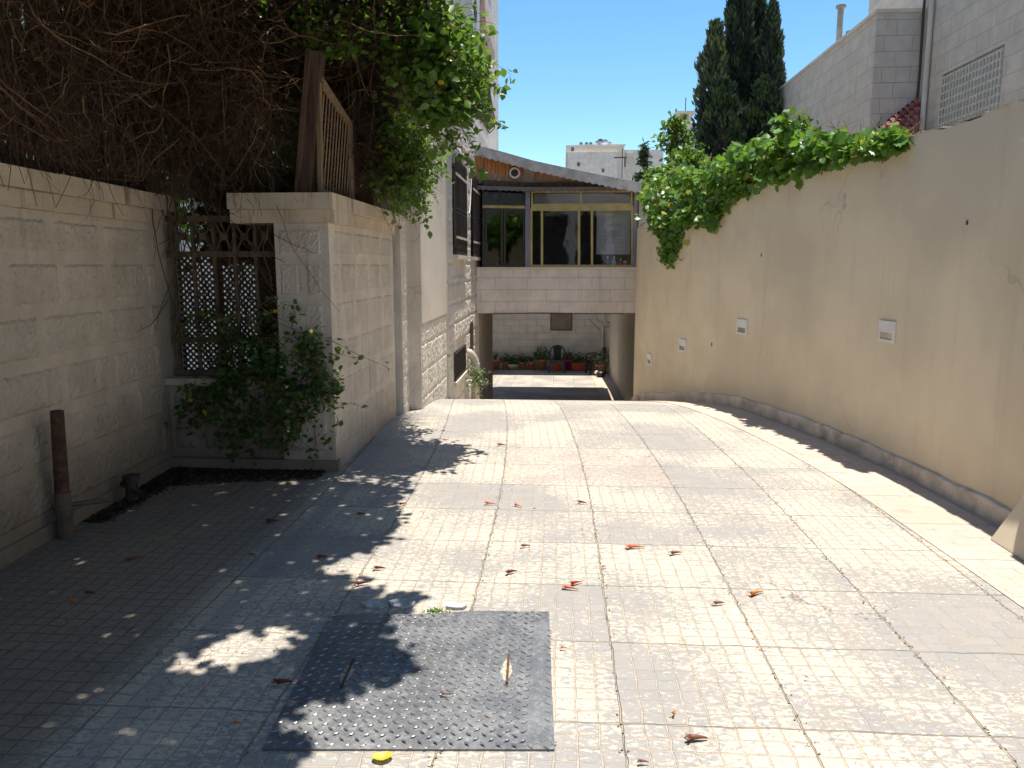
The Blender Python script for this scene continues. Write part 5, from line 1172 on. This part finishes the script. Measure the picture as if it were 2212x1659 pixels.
tree(1480, 335, 470, 130, 17, 'low leafy green tree behind the grapevine', M['treeleaf'], 1800, seed=4, nm='leafy_tree')
tree(1392, 312, 430, 52, 24, 'small thin conifer in front of the far houses', M['cypress2'], 900, nm='young_conifer', size=.16, seed=5, cone=True)
tree(1416, 372, 480, 90, 16.6, 'small green tree just above the veranda corner', M['treeleaf'], 1300, nm='green_tree', size=.1, seed=6)
tree(1735, 262, 330, 90, 13.5, 'green bush rising behind the grapevine near the flat roofed house', M['treeleaf'], 700, nm='garden_tree', size=.1, seed=8)
# pale shrub by the soil pipe
sh = empty('pale_shrub', (px_+.05, 13.0, gz(13)), 'pale grey-green shrub growing at the foot of the soil pipe', 'shrub'); r2 = np.random.default_rng(2); n_ = 34
st = np.array([tuple(at(1015+r2.uniform(-8, 12), 800+r2.uniform(-12, 22), Y=12.9)) for _ in range(n_)]); T, L_ = strands(n_, st, np.array([.75, -.1, -.15])+r2.normal(0, .4, (n_, 3)), r2.uniform(.15, .45, n_), -.16, None, 16, .02, .04, r2, .003, .15, 8); foliage(sh, 'stems', T, M['bark']); foliage(sh, 'leaves', L_, M['grey_leaf'])

# ================================================================== STEEL COVER PLATE
def steel_mat():
    t = NT('worn_chequer_steel'); p = t.pos(); n1 = t.noise(p, 5, 6, .6); n2 = t.noise(p, 45, 5, .7)
    c = t.mix(t.ramp(n1, .35, .65), (.13, .132, .138), (.20, .20, .20)); c = t.mix(t.ramp(n2, .5, .7, 0, .55), c, (.34, .34, .33)); c = t.mix(t.ramp(t.noise(p, 7, 6, .7), .58, .72, 0, .6), c, (.16, .11, .085))
    return t.fin(c, t.ramp(n2, .3, .7, .38, .62), t.bump(n2, .25, .002), .35, .5)
M['steel'] = steel_mat()
TL, TR, BR, BL = [at(*q, Z=.012) for q in ((718, 1330), (1186, 1318), (1198, 1616), (566, 1615))]
pl = empty('steel_cover_plate', (TL+BR)/2, 'dark chequered steel cover plate lying on the paving in the foreground', 'cover plate')
def pq(s, t_):      # bilinear
    a = TL+(TR-TL)*s; b = BL+(BR-BL)*s; return a+(b-a)*t_
mb = MB(); NX = 24; NY = 20; V = []
for j in range(NY+1):
    for i in range(NX+1):
        q = pq(i/NX, j/NY); z = .014
        if j > NY-3 or i > NX-3: z -= .006*max(j-(NY-3), i-(NX-3))/3
        z += .004*math.sin(i*.5)*(j/NY < .1); V.append((q.x, q.y, z))
F = [[j*(NX+1)+i, (j+1)*(NX+1)+i, (j+1)*(NX+1)+i+1, j*(NX+1)+i+1] for j in range(NY) for i in range(NX)]
b0 = len(V); ring = [i for i in range(NX+1)]+[j*(NX+1)+NX for j in range(1, NY+1)]+[NY*(NX+1)+i for i in range(NX-1, -1, -1)]+[j*(NX+1) for j in range(NY-1, 0, -1)]
for r_ in ring: V.append((V[r_][0], V[r_][1], .001))
F += [[ring[i], ring[(i+1) % len(ring)], b0+(i+1) % len(ring), b0+i] for i in range(len(ring))]
np_obj('sheet', V, F, M['steel'], pl)
# raised lozenges
cxm, cym = (TL+BR)/2, None; V = []; F = []; W_ = (TR-TL).length; gridp = .0262
org = pq(.5, .5); ex = Vector((1, 0, 0)); pol = np.array([[v.x, v.y] for v in (TL, TR, BR, BL)]); ii = 0
for j in range(-40, 41):
    for i in range(-40, 41):
        x = org.x+i*gridp; y = org.y+j*gridp*.98
        if (i+j) % 2: continue
        if not inside(np.array([[x, y]]), pol)[0]: continue
        up_ = ((i//1+j) // 2) % 2 if False else (i % 2); an = R(38) if up_ else R(-38)
        ca, sa = math.cos(an), math.sin(an); b = len(V); l_, w_ = .0145, .0045
        dist_r = min((TR.x-x), y-BL.y); zb__ = .0142-(.006 if dist_r < .05 else 0)+.002
        for (a, c_, h_) in ((-l_, 0, 0), (0, -w_, .0), (l_, 0, 0), (0, w_, .0), (-l_*.45, 0, .0026), (l_*.45, 0, .0026)):
            V.append((x+a*ca-c_*sa, y+a*sa+c_*ca, zb__+h_-(.001)))
        F += [[b, b+1, b+4], [b+1, b+2, b+5], [b+1, b+5, b+4], [b+2, b+3, b+5], [b+3, b, b+4], [b+3, b+4, b+5]]
np_obj('tread_pattern', V, F, simple('bright_worn_steel', (.30, .30, .30), .32, .3, 30, .1, metal=.7), pl)
def Z2(x, y): return at((900+x/1.58)*.553, (2200+y/1.58)*.553, Z=.016)
for a, b in ((Z2(762, 600), Z2(688, 765)), (Z2(1718, 570), Z2(1706, 748))):
    a.z = b.z = .022; g = MB(); g.tube([a-Vector((0, 0, .012)), a, b, b-Vector((0, 0, .012))], .005, 8)
    h_ = g.build('handle', M['rust'], pl)
    d = (b-a); n2_ = Vector((d.y, -d.x, 0)).normalized(); g = MB(); rq = random.Random(4)
    ring = []
    for k in range(14): an = k/14*6.283; ring.append(tuple((a+b)/2+d*.5*math.cos(an)*rq.uniform(.7, .95)+n2_*(.006+.022*math.sin(an)*rq.uniform(.6, 1.2))+Vector((0, 0, -.0065))))
    g.add(ring, [list(range(14))]); g.build('dirt', simple('sandy_dirt', (.42, .35, .26), .95, .3, 60, .6, 200), h_)

# lifted broken setts behind the plate
for (px, py, s1, s2, rz, lb) in ((868, 1303, .075, .05, .2, 'larger broken paving piece lifted behind the steel plate'), (810, 1305, .07, .04, -.1, 'darker broken paving piece in the shade behind the steel plate'), (985, 1309, .06, .035, .05, 'cracked paving piece right of the small weed behind the plate')):
    p = at(px, py, Z=.01); mb = MB(); rq = random.Random(px); k = 7
    ring = [(p.x+s1*math.cos(q/k*6.28+rz)*rq.uniform(.75, 1), p.y+s2*math.sin(q/k*6.28+rz)*rq.uniform(.75, 1)) for q in range(k)]
    vs = [(x, y, .002) for x, y in ring]+[(x, y, .016+rq.uniform(-.004, .006)) for x, y in ring]; mb.add(vs, [list(range(k-1, -1, -1)), list(range(k, 2*k))]+[[q, (q+1) % k, k+(q+1) % k, k+q] for q in range(k)])
    tag(mb.build('paving_fragment', simple('sett_grey', (.42, .42, .41), .8, .25, 30, .5, 60)), lb, 'paving fragment', 'broken paving pieces behind the plate')
wd_ = empty('weed', at(940, 1322, Z=0), 'tiny green weed in the joint behind the steel plate', 'weed'); r3 = np.random.default_rng(9); c = at(940, 1322, Z=.0); s = np.array(c)[None]+r3.normal(0, .018, (60, 3))*[1.6, .5, 0]+[0, 0, .008]; foliage(wd_, 'leaves', leaves(s, .016, rng=r3), M['leafA'])

# ================================================================== IRON STAND PIPES BY THE LEFT WALL
rp = empty('iron_post', at(143, 1165, Z=0), 'tall rusty iron pipe standing open-topped beside the near left wall', 'post')
b_ = at(143, 1160, Z=.0); t_ = at(123, 888, Y=b_.y-.02); g = MB(); bz = Vector((b_.x, b_.y, .26)); tt = Vector((t_.x, b_.y-.02, t_.z)); g.tube([bz, tt, tt+Vector((0, 0, .002)), tt-Vector((0, 0, .05))], [.040, .036, .030, .030], 16, False); g.build('pipe', M['rust'], rp)
g = MB(); g.tube([(b_.x, b_.y, -.02), (b_.x, b_.y, .12), (b_.x, b_.y, .13), (b_.x, b_.y, .18), (b_.x, b_.y, .19), (b_.x, b_.y, .27)], [.044, .044, .052, .052, .046, .044], 16); g.build('sleeve', M['concrete'], rp)
g = MB(); g.tube([(b_.x, b_.y, .19), (b_.x+.22, b_.y+.1, .20)], .016, 8); g.build('latch_bar', M['ironbrown'], rp)
p = at(287, 1082, Z=0); st_ = empty('pipe_stub', p, 'short dark valve stub in the deep shade at the foot of the left wall', 'pipe'); g = MB(); g.tube([(p.x, p.y, 0), (p.x, p.y, .14), (p.x, p.y, .141), (p.x, p.y, .18)], [.04, .04, .055, .055], 12); g.tube([(p.x-.07, p.y, .12), (p.x+.1, p.y-.05, .06)], .018, 8); g.build('body', M['iron'], st_)

# ================================================================== FALLEN FLOWERS AND LEAVES
fm_ = {}
def fmat(c):
    if c not in fm_: fm_[c] = leaf_mat('petal_%d' % len(fm_), c, tuple(x*.7 for x in c), .25, .5)
    return fm_[c]
RED, ORG, COR, DRK, BRN, YEL = (.8, .05, .03), (.9, .26, .03), (.9, .26, .15), (.24, .03, .035), (.32, .13, .09), (.72, .50, .04)
fl = [(1370, 1183, .075, 5, COR, 'large coral trumpet flower lying right of the middle paving joint'), (1460, 1196, .06, 15, BRN, 'withered brownish flower right of the large coral one'), (1305, 1226, .028, 30, ORG, 'tiny orange petal on the middle paving joint'),
      (1243, 1261, .055, 25, RED, 'deep red flower, upper of the touching pair'), (1230, 1272, .06, -8, COR, 'orange red flower, lower of the touching pair'), (1632, 1283, .065, 25, ORG, 'bright orange flower lying alone on the right'), (1553, 1305, .05, 12, BRN, 'withered pinkish flower left of the lone orange one'),
      (1218, 1402, .025, 0, ORG, 'small orange scrap beside the top right of the steel plate'), (1105, 1237, .055, 20, DRK, 'dried dark flower above the broken pavers'), (1135, 1181, .05, 10, BRN, 'dried curled brown flower in the middle of the drive'), (1258, 1087, .055, -8, DRK, 'dark red flower with a yellow tip on the farther middle joint'),
      (1118, 1093, .05, -30, COR, 'pinkish flower with a yellow tip, right of its neighbour'), (1058, 1089, .06, -5, COR, 'pale coral flower on the shaded-side joint'), (820, 1229, .055, 5, DRK, 'dark flower at the edge of the climber shadow'), (782, 1262, .06, 20, DRK, 'crumpled dark red flower in the shadow above the plate'),
      (613, 1476, .06, 10, DRK, 'dark red flower in the lit patch left of the plate'), (962, 1502, .03, 0, BRN, 'brown scrap of leaf on the steel plate'), (1456, 1542, .03, 50, ORG, 'crumpled orange petal in the right foreground'), (1505, 1597, .065, 5, BRN, 'dried pinkish flower low in the right foreground'), (1390, 1649, .03, 0, BRN, 'tiny brown scrap at the bottom edge right of the plate'),
      (1083, 962, .06, 0, DRK, 'farthest dark red flower on the drive'), (697, 1205, .06, 5, DRK, 'dark dried flower in the shade left of the drive'), (588, 1127, .07, 5, DRK, 'dark flower deep in the shade near the pillar'), (780, 1112, .05, 10, DRK, 'dark curled flower in the dappled shade'), (870, 1090, .05, 30, DRK, 'dark flower on the joint at the shadow edge'),
      (158, 1302, .04, -15, ORG, 'orange petal in the shade at the far left'), (288, 1207, .07, 30, BRN, 'brown crumpled flower in the shade near the iron pipe'), (545, 1200, .04, 0, BRN, 'small brown flower on the dark line in the shade'), (195, 1283, .05, 0, DRK, 'blackened leaf scrap near the orange petal on the left'), (1155, 1101, .02, 20, BRN, 'tiny brown bud in the middle distance'), (514, 1565, .03, 0, ORG, 'small orange petal in the shade left of the plate'), (1743, 1467, .015, 0, DRK, 'tiny dark speck of petal on the right')]
for (px, py, L_, an, colr, lb) in fl:
    L_ *= 1.12
    p = at(px, py, Z=.006 if px != 962 else .02); p.z = .006 if px != 962 else .018; a = R(an); d = Vector((math.cos(a), math.sin(a)*1.5, 0)).normalized(); s = Vector((-d.y, d.x, 0)); L2 = L_; rq = random.Random(px)
    t = empty('fallen_flower', p, lb, 'flower', 'flowers fallen on the paving')
    g = MB(); g.tube([p-d*L2*.35+Vector((0, 0, .009)), p-d*L2*.1+Vector((0, 0, .010)), p+d*L2*.25+Vector((0, 0, .008)), p+d*L2*.5+Vector((0, 0, .004))], [L2*.15, L2*.12, L2*.07, L2*.035], 7); g.build('tube', fmat(colr), t, True)
    g = MB()
    for k in range(4):
        b = p-d*L2*.3+Vector((0, 0, .010)); e = b-d*L2*rq.uniform(.15, .32)+s*L2*rq.uniform(-.28, .28)+Vector((0, 0, rq.uniform(-.006, .01))); w_ = L2*.10
        g.add([b-s*w_, b+s*w_, e+s*w_*.8, e-d*w_*.6, e-s*w_*.8], [[0, 1, 2, 3, 4]])
    g.build('petals', fmat(tuple(x*.8 for x in colr)), t)
    if colr in (COR, ORG, RED) and L_ > .05:
        g = MB(); g.tube([p+d*L2*.48+Vector((0, 0, .004)), p+d*L2*.68+Vector((0, 0, .006))], [L2*.05, L2*.04], 6); g.build('calyx', fmat(YEL), t)
def big_leaf(px, py, L_, an, colr, lb):
    p = at(px, py, Z=.004); p.z = .006; a = R(an); d = Vector((math.cos(a), math.sin(a), 0)); s = Vector((-d.y, d.x, 0)); g = MB(); K = 12; b = []
    for k in range(K):
        q = k/K*6.283; b.append(p+d*math.cos(q)*L_*.5+s*math.sin(q)*L_*.33*(1+.12*math.sin(q*3))+Vector((0, 0, .010*abs(math.sin(q))+.004*math.cos(q*2)+.005)))
    g.add(b+[p+Vector((0, 0, .002))], [[k, (k+1) % K, K] for k in range(K)]); tag(g.build('fallen_leaf', fmat(colr)), lb, 'leaf', 'leaves fallen on the paving')
big_leaf(826, 1640, .068, 15, (.70, .55, .05), 'large yellow leaf below the steel plate'); big_leaf(345, 1168, .05, 20, (.42, .42, .05), 'small yellow-green leaf in the shade by the left wall')
big_leaf(975, 1502, .022, 50, (.3, .16, .12), 'curled brown leaf beside the scrap on the plate')
# litter: seeds and crumbs in the joints
rl = np.random.default_rng(44); n_ = 1500; u0 = (rl.integers(-3, 5, n_)-.0)*.62-.39+rl.normal(0, .012, n_); yy = rl.uniform(2.2, 7.5, n_); xx = u0+np.array([shift(v) for v in yy])
extra = 600; xx = np.concatenate([xx, rl.uniform(-2.8, -1.0, extra)]); yy = np.concatenate([yy, rl.uniform(2.3, 6, extra)])
P_ = np.stack([xx, yy, np.full(len(xx), .004)], 1); P_ = P_[P_[:, 0] < 2.2]
tag(np_obj('joint_litter', *leaves(P_, .011, nspread=.3, rng=rl, width=1.2), fmat((.30, .20, .11))), 'fine dry plant litter gathered in the paving joints', 'litter', kind='stuff')

r5 = np.random.default_rng(8); n_ = 5200; q = r5.uniform(0, 1, (n_, 2)); X_ = XL-.1+(q[:, 0]**1.8)*1.2; Y_ = YR-.04-(q[:, 1]**2.4)*(.62-.4*q[:, 0])
X2 = -2.93+np.abs(r5.normal(0, .06, 2600)); Y2 = r5.uniform(4.4, 5.7, 2600)
P_ = np.stack([np.concatenate([X_, X2]), np.concatenate([Y_, Y2]), np.full(n_+2600, .006)], 1)+r5.normal(0, .003, (n_+2600, 3))
tag(np_obj('leaf_litter', *leaves(P_, .024, nspread=.35, rng=r5, width=1.5), M['leafdry']), 'dark dead leaves and soil gathered in the shaded corner at the foot of the left wall', 'leaf litter', kind='stuff')
